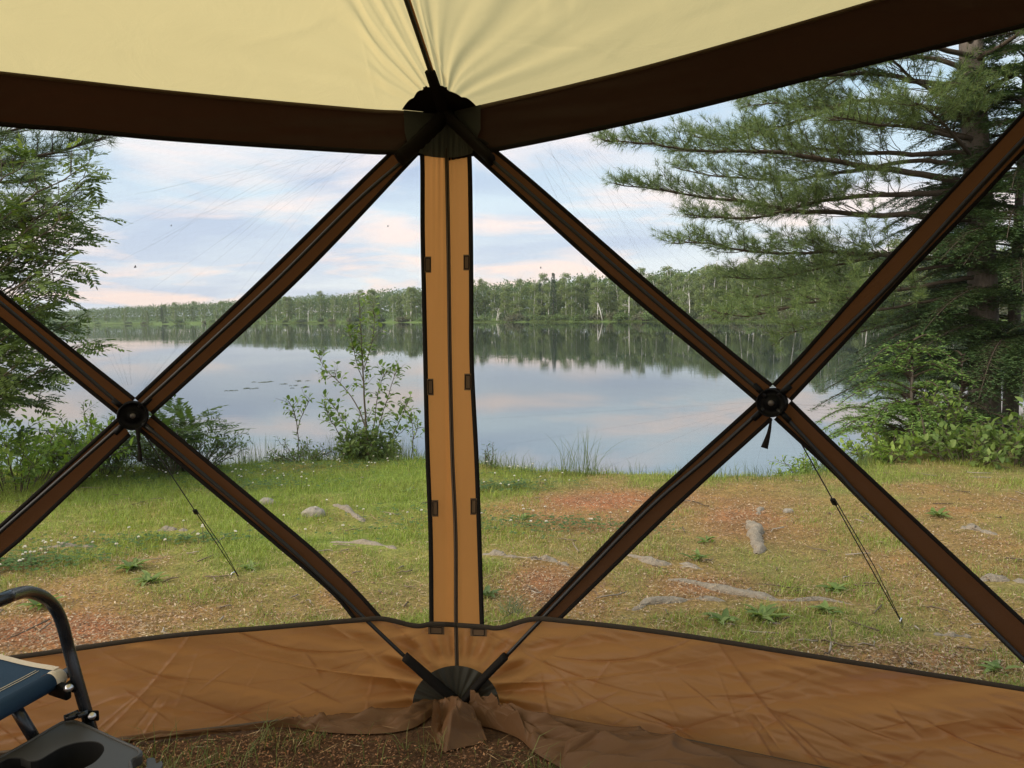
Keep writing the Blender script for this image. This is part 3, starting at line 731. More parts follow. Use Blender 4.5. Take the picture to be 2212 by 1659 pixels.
for B, lb in zip(PEGL, ('bright steel tent peg in the grass at the foot of the left guy line', 'bright steel tent peg in the bare needles at the foot of the right guy line')):
    g0 = np.array([B[0], B[1], float(gz(B[0], B[1]))])
    pth = smooth_line(np.array([g0 + [.03, .05, -.12], g0 + [.004, .0, .0], g0 + [-.004, -.01, .035], g0 + [-.012, -.02, .048], g0 + [-.022, -.03, .042], g0 + [-.022, -.03, .028]]), 24)
    V, Fc = tubeVF(pth, .003, 8); o = link('tent_peg', npmesh('tent_peg', V, Fc, True), M['steel']); tag(o, lb, 'tent peg', 'tent pegs')

# ------------------------------------------------------------------ vegetation helpers
def runit(n):
    v = rng.normal(size=(n, 3)); return v / np.linalg.norm(v, axis=1, keepdims=True)
def nrm(v): return v / np.maximum(np.linalg.norm(v, axis=-1, keepdims=True), 1e-9)
def leafVF(P, D, N, L, Wd, fold=.18, droop=.12):
    P = np.asarray(P, float); D = nrm(np.asarray(D, float)); S = nrm(np.cross(D, N)); N = np.cross(S, D)
    n = len(P); L = np.broadcast_to(L, (n,))[:, None]; Wd = np.broadcast_to(Wd, (n,))[:, None]
    V = np.stack([P, P + .32 * L * D + .46 * Wd * S + fold * Wd * N, P + .68 * L * D + .34 * Wd * S + (fold * Wd - .4 * droop * L) * N, P + L * D - droop * L * N,
                  P + .68 * L * D - .34 * Wd * S + (fold * Wd - .4 * droop * L) * N, P + .32 * L * D - .46 * Wd * S + fold * Wd * N, P + .36 * L * D, P + .68 * L * D - .4 * droop * L * N], 1).reshape(-1, 3)
    b = np.arange(n)[:, None, None] * 8
    Fc = (b + np.array([[0, 1, 6, 0], [0, 6, 5, 0], [1, 2, 7, 6], [6, 7, 4, 5], [2, 3, 7, 2], [7, 3, 4, 7]])[None]).reshape(-1, 4)
    return V, Fc
def quadleafVF(P, D, N, L, Wd):
    D = nrm(D); S = nrm(np.cross(D, N)); n = len(P); L = np.broadcast_to(L, (n,))[:, None]; Wd = np.broadcast_to(Wd, (n,))[:, None]
    V = np.stack([P, P + .5 * L * D + .5 * Wd * S, P + L * D, P + .5 * L * D - .5 * Wd * S], 1).reshape(-1, 3)
    return V, np.arange(4 * n).reshape(n, 4)
def needleVF(P, D, L, w):
    D = nrm(D); S = nrm(np.cross(D, runit(len(P)))); n = len(P); L = np.broadcast_to(L, (n,))[:, None]
    V = np.stack([P - S * w / 2, P + S * w / 2, P + L * D], 1).reshape(-1, 3)
    i = np.arange(n)[:, None] * 3
    return V, np.hstack([i, i + 1, i + 2, i])
def vcol(cols, n, k, jit=.12):
    """per-leaf colour: between the given colours, one value for the k vertices of a leaf"""
    cols = np.array(cols); t = rng.random((n, 1)) * (len(cols) - 1); i = np.minimum(t.astype(int), len(cols) - 2); f = t - i
    c = cols[i[:, 0]] * (1 - f) + cols[i[:, 0] + 1] * f
    c = c * (1 + jit * (rng.random((n, 1)) * 2 - 1))
    return np.repeat(np.clip(c, 0, 1), k, 0)
G_ROWAN = [(0.0648, 0.1069, 0.0292), (0.1069, 0.1588, 0.0421), (0.162, 0.2106, 0.0551)]
G_ALDER = [(0.0936, 0.156, 0.039), (0.1482, 0.2184, 0.053), (0.2106, 0.2808, 0.078)]
G_BRIGHT = [(0.1137, 0.1869, 0.0358), (0.1869, 0.2762, 0.052), (0.2762, 0.3737, 0.0813)]
G_DULL = [(0.0621, 0.101, 0.0342), (0.101, 0.1475, 0.0497), (0.1397, 0.1941, 0.0698)]
G_PINE = [(0.0743, 0.1238, 0.0429), (0.132, 0.1898, 0.0594), (0.198, 0.2558, 0.0759)]
G_FIR = [(0.043, 0.088, 0.0352), (0.0704, 0.1212, 0.043), (0.1075, 0.1662, 0.0547)]
G_FIRB = [(0.0931, 0.1863, 0.0466), (0.1631, 0.2678, 0.0652), (0.2329, 0.3494, 0.0838)]

class Plant:
    def __init__(s): s.wood = MB(); s.leaf = MB(); s.nw = 0
    def branch(s, P, r0, r1, k=6):
        V, Fc = tubeVF(P, np.linspace(r0, r1, len(P)), k, 1.0, False); s.wood.add(V, Fc)
    def finish(s, name, label, cat, base, group=None, wood='branches', leaf='foliage', mw='twig', ml='leaf', trunk=None):
        root = thing(name, label, cat, base, group)
        if s.wood.V: loc_child(s.wood.build(wood, M[mw], None, True), root)
        if s.leaf.V: loc_child(s.leaf.build(leaf, M[ml], None), root)
        if trunk is not None:
            V, Fc, mt = trunk; loc_child(link('trunk', npmesh('trunk', V, Fc, True), M[mt]), root)
        return root

def pine_branch(pl, path, r0=.035, dens=1.0, bare=.22, tw=.85, cols=G_PINE, nl=.095, nw=.0046):
    Lb = np.linalg.norm(np.diff(path, axis=0), axis=1).sum()
    n = max(12, int(Lb / .12)); P = resample(path, n)
    wig = np.cumsum(rng.normal(size=(n, 3)) * .008, 0); wig -= wig[0]; P = P + wig
    pl.branch(P, r0, .006)
    T = np.gradient(P, axis=0); T = nrm(T)
    NP, ND = [], []
    steps = int(Lb / .085 * dens)
    for q in range(steps):
        t = bare + (1 - bare) * (q + rng.random()) / steps
        i = min(int(t * (n - 1)), n - 2); p = P[i]; d = T[i]
        side = np.cross(d, [0, 0, 1]); side /= np.linalg.norm(side) + 1e-9
        sg = 1 if q % 2 else -1
        L = (tw * (1 - t) ** .7 * (.5 + .7 * rng.random()) + .16)
        dr = nrm(d * (.55 + .3 * rng.random()) + side * sg * (.35 + .6 * rng.random()) + np.array([0, 0, .10 + .45 * rng.random() - .18]))
        m = max(5, int(L / .07)); u = np.linspace(0, 1, m)[:, None]
        tp_ = p + dr * L * u + np.array([0, 0, .14 * L]) * u ** 2 + np.cumsum(rng.normal(size=(m, 3)) * .006, 0) * (u > 0)
        pl.branch(tp_, .006, .002, 4)
        td = nrm(np.gradient(tp_, axis=0))
        # twiglets with tufts
        first = .45 if t < .4 else .22
        for j in range(m):
            if u[j, 0] < first: continue
            for e in range(2 if j < m - 1 else 1):
                s2 = np.cross(td[j], runit(1)[0]); s2 /= np.linalg.norm(s2) + 1e-9
                dd = nrm(td[j] * .8 + s2 * .75 + [0, 0, .2]) if j < m - 1 else td[j]
                l2 = .06 + .09 * rng.random(); k = 24
                a = rng.random(k)[:, None] ** .7
                pos = tp_[j] + dd * l2 * a
                NP.append(pos); ND.append(nrm(dd * .75 + runit(k) * .8 + [0, 0, .08]))
                if e == 0 and j % 2: pl.branch(np.array([tp_[j], tp_[j] + dd * l2]), .0022, .0012, 3)
    if NP:
        NP = np.concatenate(NP); ND = np.concatenate(ND)
        V, Fc = needleVF(NP, ND, nl * (.7 + .5 * rng.random(len(NP))), nw)
        pl.leaf.add(V, Fc, vcol(cols, len(NP), 3, .15))

def fir_branch(pl, path, r0=.02, tw=.5, cols=G_FIR, sp=.05, nl=.042, nw=.013, bare=.12):
    Lb = np.linalg.norm(np.diff(path, axis=0), axis=1).sum(); n = max(8, int(Lb / .1)); P = resample(path, n); T = nrm(np.gradient(P, axis=0))
    pl.branch(P, r0, .004, 5)
    NP, ND = [], []
    steps = max(6, int(Lb / sp))
    for q in range(steps):
        t = bare + (1 - bare) * (q + rng.random() * .6) / steps
        i = min(int(t * (n - 1)), n - 2); f = t * (n - 1) - i; p = P[i] * (1 - f) + P[i + 1] * f; d = T[i]
        side = np.cross(d, [0, 0, 1]); side /= np.linalg.norm(side) + 1e-9
        for sg in (-1, 1):
            L = tw * (1 - t) ** .8 * (.55 + .6 * rng.random()) + .07
            dr = nrm(d * .75 + side * sg * (.6 + .3 * rng.random()) + [0, 0, -.12 + .12 * rng.normal()])
            k = int(L / .0125); a = np.sort(rng.random(k))[:, None]
            pos = p + dr * L * a + np.array([0, 0, -.12 * L]) * a ** 2
            s2 = nrm(np.cross(dr, [0, 0, 1.]))
            sgn = np.where(rng.random(k) < .5, -1, 1)[:, None]
            NP.append(pos); ND.append(nrm(dr * .7 + s2 * sgn * .9 + runit(k) * .35 + [0, 0, .15]))
            if L > .2: pl.branch(np.array([p, p + dr * L * .6]), .003, .0015, 3)
            if L > .22:
                for z in range(int(L / .09)):
                    b = .25 + .7 * rng.random(); q0_ = p + dr * L * b; d2 = nrm(dr * .7 + s2 * (1 if rng.random() < .5 else -1) * .8 + [0, 0, -.08]); l2 = L * (1 - b) * .6 + .05
                    k2 = int(l2 / .0135); a2 = rng.random((k2, 1)); s3 = nrm(np.cross(d2, [0, 0, 1.])); sg2 = np.where(rng.random(k2) < .5, -1, 1)[:, None]
                    NP.append(q0_ + d2 * l2 * a2); ND.append(nrm(d2 * .7 + s3 * sg2 * .9 + runit(k2) * .35 + [0, 0, .15]))
    NP = np.concatenate(NP); ND = np.concatenate(ND); n = len(NP)
    V, Fc = quadleafVF(NP, ND, nrm(runit(n) * .6 + [0, 0, 1.]), nl * (.75 + .5 * rng.random(n)), nw)
    pl.leaf.add(V, Fc, vcol(cols, n, 4, .15))

def stem_leaves(pl, path, ll=.06, lw=.034, gap=.035, cols=G_ALDER, start=.2, per=1, hang=.2, up_=.2):
    Lb = np.linalg.norm(np.diff(path, axis=0), axis=1).sum(); n = max(3, int(Lb * (1 - start) / gap)) * per
    t = start + (1 - start) * (np.arange(n) + rng.random(n) * .7) / n; t = np.clip(t, 0, 1)
    P = resample(path, 40); T = nrm(np.gradient(P, axis=0)); i = np.minimum((t * 39).astype(int), 38); f = (t * 39 - i)[:, None]
    p = P[i] * (1 - f) + P[i + 1] * f; d = T[i]
    az = runit(n); az -= d * (az * d).sum(1, keepdims=True); az = nrm(az)
    D = nrm(d * .45 + az * .9 + np.array([0, 0, up_]) - np.array([0, 0, hang]) * rng.random((n, 1)))
    p = p + D * ll * .25
    N = nrm(np.array([0, 0, 1.]) + runit(n) * .55)
    s = (.55 + .6 * rng.random(n))
    V, Fc = leafVF(p, D, N, ll * s, lw * s); pl.leaf.add(V, Fc, vcol(cols, n, 8))

def pinnate(pl, P, D, N, L, pairs=6, ll=.045, lw=.0135, cols=G_ROWAN):
    n = len(P); D = nrm(D); S = nrm(np.cross(D, N)); N = np.cross(S, D); L = np.broadcast_to(L, (n,))[:, None]
    c = vcol(cols, n, 1, .1); C_ = []
    for k in range(pairs + 1):
        t = .22 + .78 * k / pairs
        base = P + D * L * t - N * L * .22 * t * t
        for sg in ((-1, 1) if k < pairs else (0,)):
            d = nrm(D * (.5 if sg else 1.0) + S * sg * .9 - N * (.25 * t + .25 * rng.random((n, 1)) - .1)); sz = (1 - .35 * abs(t - .55)) * (.85 + .3 * rng.random(n))
            V, Fc = quadleafVF(base, d, nrm(N + .35 * runit(n)), ll * sz * (L[:, 0] / .14), lw * sz * (L[:, 0] / .14))
            pl.leaf.add(V, Fc, np.repeat(np.clip(c * (.85 + .3 * rng.random((n, 1))), 0, 1), 4, 0))
    i = np.arange(n)

def curve3(a, b, sag=0.0, n=14, wig=.02):
    t = np.linspace(0, 1, n)[:, None]; P = a * (1 - t) + b * t; P[:, 2] += sag * np.sin(np.pi * t[:, 0])
    w_ = np.cumsum(rng.normal(size=(n, 3)) * wig, 0); return P + w_ * t

# ------------------------------------------------------------------ big pine at the right
def pathpx(pts, d0, d1=None, n=24):
    P = smooth_line(pts, n); d = np.linspace(d0, d1 if d1 is not None else d0, n); return at(P[:, 0], P[:, 1], d)
DP = 9.6
tb = at(2126., 940., DP); tb[2] = float(gz(tb[0], tb[1])) - .05
tt = at(2104., 150., DP); axis = (tt - tb)
tpth = np.array([tb + axis * u for u in np.linspace(0, 2.2, 40)]); tpth[:, 0] += .03 * np.sin(np.linspace(0, 9, 40))
tr = np.interp(np.linspace(0, 2.2, 40), [0, .05, .3, 1, 2.2], [.25, .185, .17, .14, .03])
tV, tF = tubeVF(tpth, tr, 20); 
pl = Plant()
main = [([(2095, 396), (2044, 386), (1862, 356), (1713, 333), (1600, 320), (1509, 316), (1410, 302), (1310, 292)], 9.5, 8.4, .045, 1.15),
 ([(2092, 334), (2044, 331), (1917, 329), (1862, 327), (1760, 318), (1690, 300), (1600, 270)], 9.5, 9.9, .040, 1.1),
 ([(2095, 408), (2048, 412), (1870, 422), (1808, 433), (1742, 444), (1660, 472), (1560, 480), (1480, 470)], 9.5, 8.8, .045, 1.1),
 ([(2095, 472), (1990, 471), (1844, 467), (1710, 460), (1619, 451), (1517, 442), (1410, 428), (1325, 416)], 9.4, 9.0, .045, 1.1),
 ([(2100, 552), (1895, 556), (1699, 551), (1600, 545), (1500, 530), (1440, 528)], 9.5, 8.6, .035, 1.0),
 ([(2100, 186), (2060, 182), (1990, 178), (1895, 164), (1800, 170), (1700, 190), (1600, 225)], 9.5, 9.0, .040, 1.0),
 ([(2095, 260), (1980, 225), (1844, 218), (1735, 256), (1644, 287), (1560, 300), (1470, 290)], 9.5, 10.0, .036, 1.0),
 ([(2100, 600), (1930, 628), (1830, 648), (1735, 660), (1608, 684), (1540, 682)], 9.4, 8.3, .030, .8),
 ([(2100, 565), (1980, 580), (1830, 600), (1700, 625), (1600, 655), (1560, 690)], 9.5, 10.2, .026, .75),
 ([(2100, 630), (1960, 660), (1830, 690), (1740, 720), (1680, 760)], 9.4, 8.9, .024, .7),
 ([(2100, 120), (1980, 95), (1860, 110), (1760, 140)], 9.5, 8.6, .034, 1.0),
 ([(2100, 60), (1960, 20), (1840, 30), (1740, 70)], 9.5, 9.9, .034, 1.0),
 ([(2098, 300), (2000, 280), (1900, 265), (1800, 250)], 9.4, 8.0, .03, 1.1),
 ([(2098, 220), (2010, 190), (1930, 120), (1860, 70)], 9.4, 8.2, .03, 1.0),
 ([(2110, 330), (2180, 300), (2300, 270), (2450, 260)], 9.5, 9.2, .036, 1.0),
 ([(2110, 210), (2190, 160), (2320, 120), (2460, 110)], 9.5, 9.0, .036, 1.0),
 ([(2110, 130), (2160, 100), (2230, 60), (2320, 40)], 9.5, 8.6, .036, 1.1),
 ([(2110, 430), (2200, 400), (2320, 390), (2450, 370)], 9.5, 9.8, .036, .9),
 ([(2110, 510), (2200, 500), (2320, 470), (2450, 460)], 9.5, 9.0, .036, .9),
 ([(2104, 350), (2060, 290), (2020, 250), (1990, 230)], 9.4, 7.8, .03, 1.1),
 ([(2098, 300), (1990, 270), (1850, 250), (1720, 225), (1600, 230)], 9.5, 10.4, .034, 1.1), ([(2098, 360), (1980, 350), (1840, 370), (1700, 390), (1560, 385), (1450, 360)], 9.5, 10.2, .034, 1.0), ([(2098, 150), (1990, 120), (1860, 150), (1740, 215)], 9.5, 10.0, .034, 1.1),
 ([(2098, 520), (1980, 530), (1830, 560), (1680, 590), (1560, 585)], 9.5, 9.2, .028, .9), ([(2098, 90), (2040, 60), (1980, 70), (1930, 110)], 9.4, 8.0, .03, 1.2), ([(2100, 640), (1990, 690), (1860, 720), (1760, 745)], 9.5, 10.4, .024, .8)]
for pts, d0, d1, r0, de in main:
    pine_branch(pl, pathpx(pts, d0, d1), r0, de * 1.05, .26, .95)
for q in range(26):   # dead twigs near the trunk
    a = tpth[int(rng.integers(6, 24))]; sx = -1 if rng.random() < .75 else 1
    P = curve3(a, a + np.array([sx * (.6 + 1.0 * rng.random()), rng.normal() * .5, .2 * rng.normal()]), .05, 12, .02); pl.branch(P, .006, .0015, 4)
    for z in range(7):
        i = int(rng.integers(3, 11)); pl.branch(curve3(P[i], P[i] + runit(1)[0] * [.35, .3, .18], 0, 6, .015), .003, .001, 3)
pl.finish('pine_tree', 'tall pine with grey trunk and long level boughs reaching out over the lake', 'tree', tb, None, 'boughs', 'needles', 'twig', 'needle', (tV, tF, 'bark'))

# pine whose trunk stands out of the picture: only its boughs reach in at the upper left
pl = Plant(); DL = 6.6
lb = at(-420., 900., DL); lb[2] = float(gz(lb[0], lb[1])) - .05
lt = lb + [0, 0, 9.0]
for pts, d0, d1, r0, de in [([(-420, 430), (-200, 395), (0, 361), (53, 351), (132, 324), (185, 308), (236, 290)], 6.6, 6.4, .03, 1.25), ([(-420, 420), (-150, 330), (0, 290), (110, 262), (170, 255)], 6.6, 7.0, .03, 1.3),
    ([(-420, 560), (-200, 530), (0, 504), (61, 483), (120, 455)], 6.6, 6.2, .026, 1.0), ([(-420, 380), (-200, 260), (-60, 220), (60, 225), (130, 250)], 6.6, 6.1, .03, 1.2), ([(-420, 480), (-240, 430), (-100, 400), (40, 400), (90, 395)], 6.6, 7.3, .03, 1.2)]:
    pine_branch(pl, pathpx(pts, d0, d1), r0, de, .3, .7, G_DULL, .09, .0042)
V, Fc = tubeVF(np.array([lb + (lt - lb) * u for u in np.linspace(0, 1, 12)]), np.linspace(.19, .06, 12), 14)
pl.finish('pine_tree', 'pine beyond the rowan whose dark needle boughs hang under the tent edge', 'tree', lb, None, 'boughs', 'needles', 'twig', 'needle', (V, Fc, 'bark'))

# ------------------------------------------------------------------ rowan at the left
pl = Plant(); rb = at(-250., 950., 6.0); rb[2] = float(gz(rb[0], rb[1])) - .05
rtop = rb + [.2, .1, 4.6]
tpl = curve3(rb, rtop, 0, 20, .02)
tips = [((242, 352), 5.7), ((250, 372), 6.3), ((235, 395), 5.9), ((240, 425), 6.0), ((222, 452), 5.6), ((236, 478), 6.1), ((238, 512), 5.8), ((205, 520), 6.4), ((200, 560), 5.7), ((192, 590), 6.2), ((185, 608), 5.8), ((165, 640), 6.0), ((140, 655), 5.6),
        ((215, 700), 5.9), ((222, 745), 5.7), ((170, 700), 6.3), ((150, 800), 5.9), ((145, 855), 6.2), ((110, 765), 5.6), ((90, 830), 6.0), ((60, 690), 6.3), ((40, 760), 5.8), ((60, 860), 5.7), ((20, 650), 6.2), ((120, 420), 6.5), ((60, 450), 5.6), ((130, 500), 6.3), ((70, 560), 5.9), ((120, 590), 5.5), ((30, 520), 6.4), ((150, 360), 6.4), ((20, 420), 5.8), ((150, 540), 5.9), ((90, 620), 6.3), ((160, 460), 5.7), ((60, 380), 6.4), ((20, 600), 5.6), ((100, 350), 5.8), ((40, 820), 6.3), ((0, 720), 5.7)]
LP, LD = [], []
def rowan_twigs(P, n, lo=.35):
    T = nrm(np.gradient(P, axis=0))
    for k in range(n):
        t = lo + (1 - lo) * (k + rng.random()) / n; i = min(int(t * (len(P) - 1)), len(P) - 1)
        d = nrm(T[i] * .7 + runit(1)[0] * .75 + [0, 0, .15]); L = .10 + .22 * (1 - t) + .12 * rng.random()
        Q = curve3(P[i], P[i] + d * L, .02, 6, .006); pl.branch(Q, .004, .0018, 4)
        for z in range(int(2 + 2.4 * rng.random())):
            j = int(rng.integers(2, 6)); dd = nrm(d * .6 + runit(1)[0] * .9 + [.1, 0, -.05]); LP.append(Q[j]); LD.append(dd)
        LP.append(Q[-1]); LD.append(nrm(d + [.1, 0, -.1]))
for (tx, ty), d in tips:
    E = at(float(tx) - 52, float(ty), d); hgt = np.clip((E[2] - rb[2]) * .75 - .5, .3, 4.2) / 4.6
    S0 = tpl[int(hgt * 19)]
    P = curve3(S0, E, .12 * rng.random(), 26, .012); P = P + (E - P[-1]) * np.linspace(0, 1, 26)[:, None]
    pl.branch(P, .014, .003, 6); rowan_twigs(P, 9, .4)
    dirE = nrm(P[-1] - P[-4])
    for z in range(5): LP.append(P[-1] - dirE * .03 * z); LD.append(nrm(dirE * .8 + runit(1)[0] * .7 + [.15, 0, -.1]))
LP = np.array(LP); LD = nrm(np.array(LD) * [1, 1, .45] + [.12, -.05, -.04])
pinnate(pl, LP, LD, nrm(runit(len(LP)) * .33 + [.0, -.35, 1.]), .125 + .055 * rng.random(len(LP)), 6, .056, .020)
V, Fc = tubeVF(tpl, np.linspace(.06, .02, 20), 10)
pl.finish('rowan_tree', 'rowan with feathery divided leaves reaching in from the shore at the left edge', 'tree', rb, None, 'branches', 'leaves', 'stem', 'leaf', (V, Fc, 'stem'))

# ------------------------------------------------------------------ shrubs and saplings
def shrub(name, label, cat, bx, by, d, hw, hh, nst, ll, lw, gap, cols, group=None, lean=.0, start=.25, per=1, sub=3, depth=None, dz=-.03):
    pl = Plant(); b = at(float(bx), float(by), d); b[2] = float(gz(b[0], b[1])) + dz
    if depth is None: depth = hw
    for q in range(nst):
        an = rng.random() * 2 * np.pi; rr_ = math.sqrt(rng.random())
        tip = b + [hw * rr_ * math.cos(an) + lean, depth * rr_ * math.sin(an), hh * (1 - .55 * rr_ ** 2) * (.6 + .45 * rng.random())]
        s0 = b + [hw * .35 * rr_ * math.cos(an), depth * .35 * rr_ * math.sin(an), 0]; s0[2] = float(gz(s0[0], s0[1])) - .02
        P = curve3(s0, tip, .06 * hh, 14, .012); pl.branch(P, .006, .0018, 4); stem_leaves(pl, P, ll, lw, gap, cols, start, per)
        for z in range(sub):
            i = int(rng.integers(4, 13)); Q = curve3(P[i], P[i] + nrm(runit(1)[0] + [0, 0, .5]) * hh * (.14 + .16 * rng.random()), .01, 8, .006); pl.branch(Q, .003, .0012, 3); stem_leaves(pl, Q, ll, lw, gap, cols, .1, per)
    return pl.finish(name, label, cat, b, group, 'stems', 'leaves', 'stem', 'leaf')
# left bank
shrub('bush', 'bright green leafy bush filling the left edge of the lawn below the rowan', 'bush', 30, 985, 6.6, .95, .75, 46, .075, .038, .035, G_BRIGHT, start=.15, per=2)
shrub('bush', 'dull green bush between the bright bush and the left tent hub', 'bush', 205, 975, 7.4, .62, .62, 40, .055, .018, .022, G_DULL, start=.15, per=2)
shrub('bush', 'low dark bush with narrow leaves behind the left tent hub, sloping to the water', 'bush', 400, 985, 7.7, .78, .56, 64, .05, .016, .018, G_DULL, start=.12, per=2, depth=.5)
# fronds of a fern-like plant standing over that bush
pl = Plant(); b = at(372., 985., 7.3); b[2] = float(gz(b[0], b[1])) - .02
P_, D_ = [], []
for q in range(16):
    e = b + [rng.normal() * .25, rng.normal() * .2, .42 + .2 * rng.random()]; Q = curve3(b, e, .05, 10, .004); pl.branch(Q, .004, .002, 4)
    for z in range(4): P_.append(Q[-1 - z]); D_.append(nrm(np.array([rng.normal(), rng.normal(), .5])))
pinnate(pl, np.array(P_), np.array(D_), nrm(runit(len(P_)) * .3 + [0, 0, 1.]), .24 + .08 * rng.random(len(P_)), 8, .05, .014, G_DULL)
pl.finish('fern', 'feathery fern fronds sticking up above the low dark bush', 'plant', b, None, 'stalks', 'fronds', 'stem', 'leaf')
# the sapling in front of the water
def sapling(name, label, stems, base, d, ll=.075, lw=.045, gap=.024, cols=G_ALDER, group=None, dep=.25, side=.16):
    pl = Plant(); b = at(float(base[0]), float(base[1]), d); b[2] = float(gz(b[0], b[1])) - .03
    for pts, r0, st in stems:
        P = pathpx(pts, d, d + rng.normal() * dep, 30); P = P + (b - P[0]) * np.linspace(1, 0, 30)[:, None] ** 2 if st >= 0 else P
        P = P + np.cumsum(rng.normal(size=P.shape) * .003, 0); pl.branch(P, r0, .003, 6); stem_leaves(pl, P, ll, lw, gap, cols, max(abs(st), .05))
        T = nrm(np.gradient(P, axis=0)); Lb = np.linalg.norm(P[-1] - P[0])
        for k in range(int(Lb / .07)):
            i = int((abs(st) + (1 - abs(st)) * rng.random()) * 28); L = side * (.4 + .9 * rng.random())
            Q = curve3(P[i], P[i] + nrm(T[i] * .6 + runit(1)[0] + [0, 0, .15]) * L, .01, 7, .005); pl.branch(Q, .003, .0012, 3); stem_leaves(pl, Q, ll, lw, gap, cols, .2)
    return pl.finish(name, label, 'sapling', b, group, 'stems', 'leaves', 'stem', 'leaf')
sapling('sapling', 'tallest sapling on the near shore, its thin top rising above the far waterline', [
  ([(795, 985), (792, 920), (787, 850), (786, 800), (782, 740), (778, 690), (774, 645)], .014, .42), ([(792, 930), (770, 870), (735, 825), (705, 795), (690, 760)], .008, -.35), ([(800, 985), (815, 930), (835, 870), (858, 800)], .008, .3),
  ([(800, 985), (840, 940), (870, 890), (885, 850)], .007, .3), ([(790, 985), (760, 930), (735, 890), (715, 860)], .007, .3), ([(788, 985), (745, 950), (715, 910), (700, 870)], .007, .3), ([(798, 985), (810, 900), (818, 840), (835, 800)], .007, .25),
  ([(800, 985), (830, 960), (860, 940), (885, 920)], .006, .2), ([(790, 985), (770, 950), (765, 920), (780, 880)], .006, .2), ([(787, 800), (800, 750), (808, 700), (800, 670)], .005, -.2), ([(787, 830), (770, 780), (760, 740), (752, 700)], .005, -.3), ([(795, 985), (800, 940), (790, 915), (800, 890)], .006, .1)], (795, 985), 8.3, .074, .046, .034)
sapling('sapling', 'slight pale sapling forking in two left of the tallest sapling', [([(640, 972), (641, 930), (636, 895), (622, 868)], .006, .3), ([(641, 940), (650, 900), (662, 870), (672, 855)], .005, -.2)], (640, 972), 8.2, .06, .036, .04)
sapling('sapling', 'short sapling beside the corner post of the tent, leaning over the water', [([(887, 985), (892, 950), (893, 920), (882, 895)], .005, .3), ([(890, 960), (900, 930), (906, 905)], .004, -.2)], (887, 985), 8.1, .06, .036, .04)
sapling('sapling', 'tiny willow shoot at the water edge, just right of the corner post', [([(1054, 1003), (1052, 985), (1050, 965)], .004, .15), ([(1054, 1003), (1060, 985), (1064, 970)], .004, .15), ([(1054, 1003), (1046, 990), (1042, 975)], .004, .15)], (1054, 1003), 7.4, .05, .012, .016, G_DULL, None, .05, .06)
shrub('bush', 'low leafy scrub on the bank under the pale sapling', 'bush', 655, 985, 8.1, .42, .22, 26, .05, .022, .025, G_DULL, start=.1)
shrub('bush', 'dark dense growth round the foot of the tallest sapling', 'bush', 800, 985, 8.2, .40, .46, 46, .065, .036, .03, G_ROWAN, start=.1, per=2)
# right bank
def fir(name, label, bx, by, d, hgt, spread, cols, z0=.1, layers=16, tw=.42, az=None, trunk_r=.06, group=None, up_=.1):
    pl = Plant(); b = at(float(bx), float(by), d); b[2] = float(gz(b[0], b[1])) - .03
    for k in range(layers):
        z = z0 + (hgt - z0) * (k / layers) ** .95; L = spread * (1 - (z / hgt)) ** .75 + .12
        nb = 7 if az is None else 5
        for q in range(nb):
            a = (az[0] + (az[1] - az[0]) * rng.random()) if az is not None else rng.random() * 2 * np.pi
            l = L * (.7 + .45 * rng.random()); p0 = b + [0, 0, z + .1 * rng.normal()]
            u = np.linspace(0, 1, 10)[:, None]; P = p0 + np.array([math.cos(a), math.sin(a), 0]) * l * u + np.array([0, 0, 1.]) * (up_ * l * np.sin(np.pi * u * .8) - .22 * l * u ** 2)
            fir_branch(pl, P, .014, tw * min(1, l / 1.2), cols)
    V, Fc = tubeVF(np.array([b + [0, 0, hgt * u] for u in np.linspace(0, 1, 12)]), np.linspace(trunk_r, .008, 12), 10)
    return pl.finish(name, label, 'tree', b, group, 'branches', 'needles', 'twig', 'needle', (V, Fc, 'bark'))
fir('fir_tree', 'dark fir with drooping layered sprays standing behind the big pine trunk', 2180, 950, 9.85, 5.6, 2.7, G_FIR, .7, 23, .6, (R(95), R(268)), .10)
fir('fir_tree', 'second dark fir at the far right edge, half behind the slanting tent pole', 2420, 960, 8.8, 4.6, 1.7, G_FIR, .4, 13, .45, (R(80), R(290)), .09)
fir('fir_tree', 'young bright green fir spreading low over the bank left of the pine foot', 1965, 985, 8.4, 1.15, 1.0, G_FIRB, .12, 9, .34, None, .03, None, .25)
fir('fir_tree', 'small dark fir between the young bright fir and the pine trunk', 2070, 1000, 8.6, .95, .75, G_FIR, .1, 8, .3, None, .03, None, .25)
shrub('bush', 'bright green bush at the water edge where the right shore begins', 'bush', 1755, 1020, 7.3, .42, .62, 34, .055, .024, .026, G_BRIGHT, start=.1, per=2)
shrub('bush', 'yellowish leafy bush in front of the young bright fir', 'bush', 1905, 1020, 7.6, .45, .40, 26, .07, .04, .04, G_BRIGHT, start=.15)
shrub('bush', 'leafy green bush at the foot of the pine, nearest the lawn', 'bush', 2085, 1035, 7.3, .50, .42, 30, .085, .05, .04, G_ALDER, start=.15)
shrub('bush', 'big leaved bush low at the right edge, right of the pine foot', 'bush', 2190, 1035, 7.2, .45, .62, 28, .09, .055, .045, G_ALDER, start=.15)
shrub('bush', 'pale leafy shoots climbing in front of the dark trunk of the pine', 'bush', 2040, 1010, 7.9, .3, .85, 16, .06, .035, .045, G_BRIGHT, start=.25)

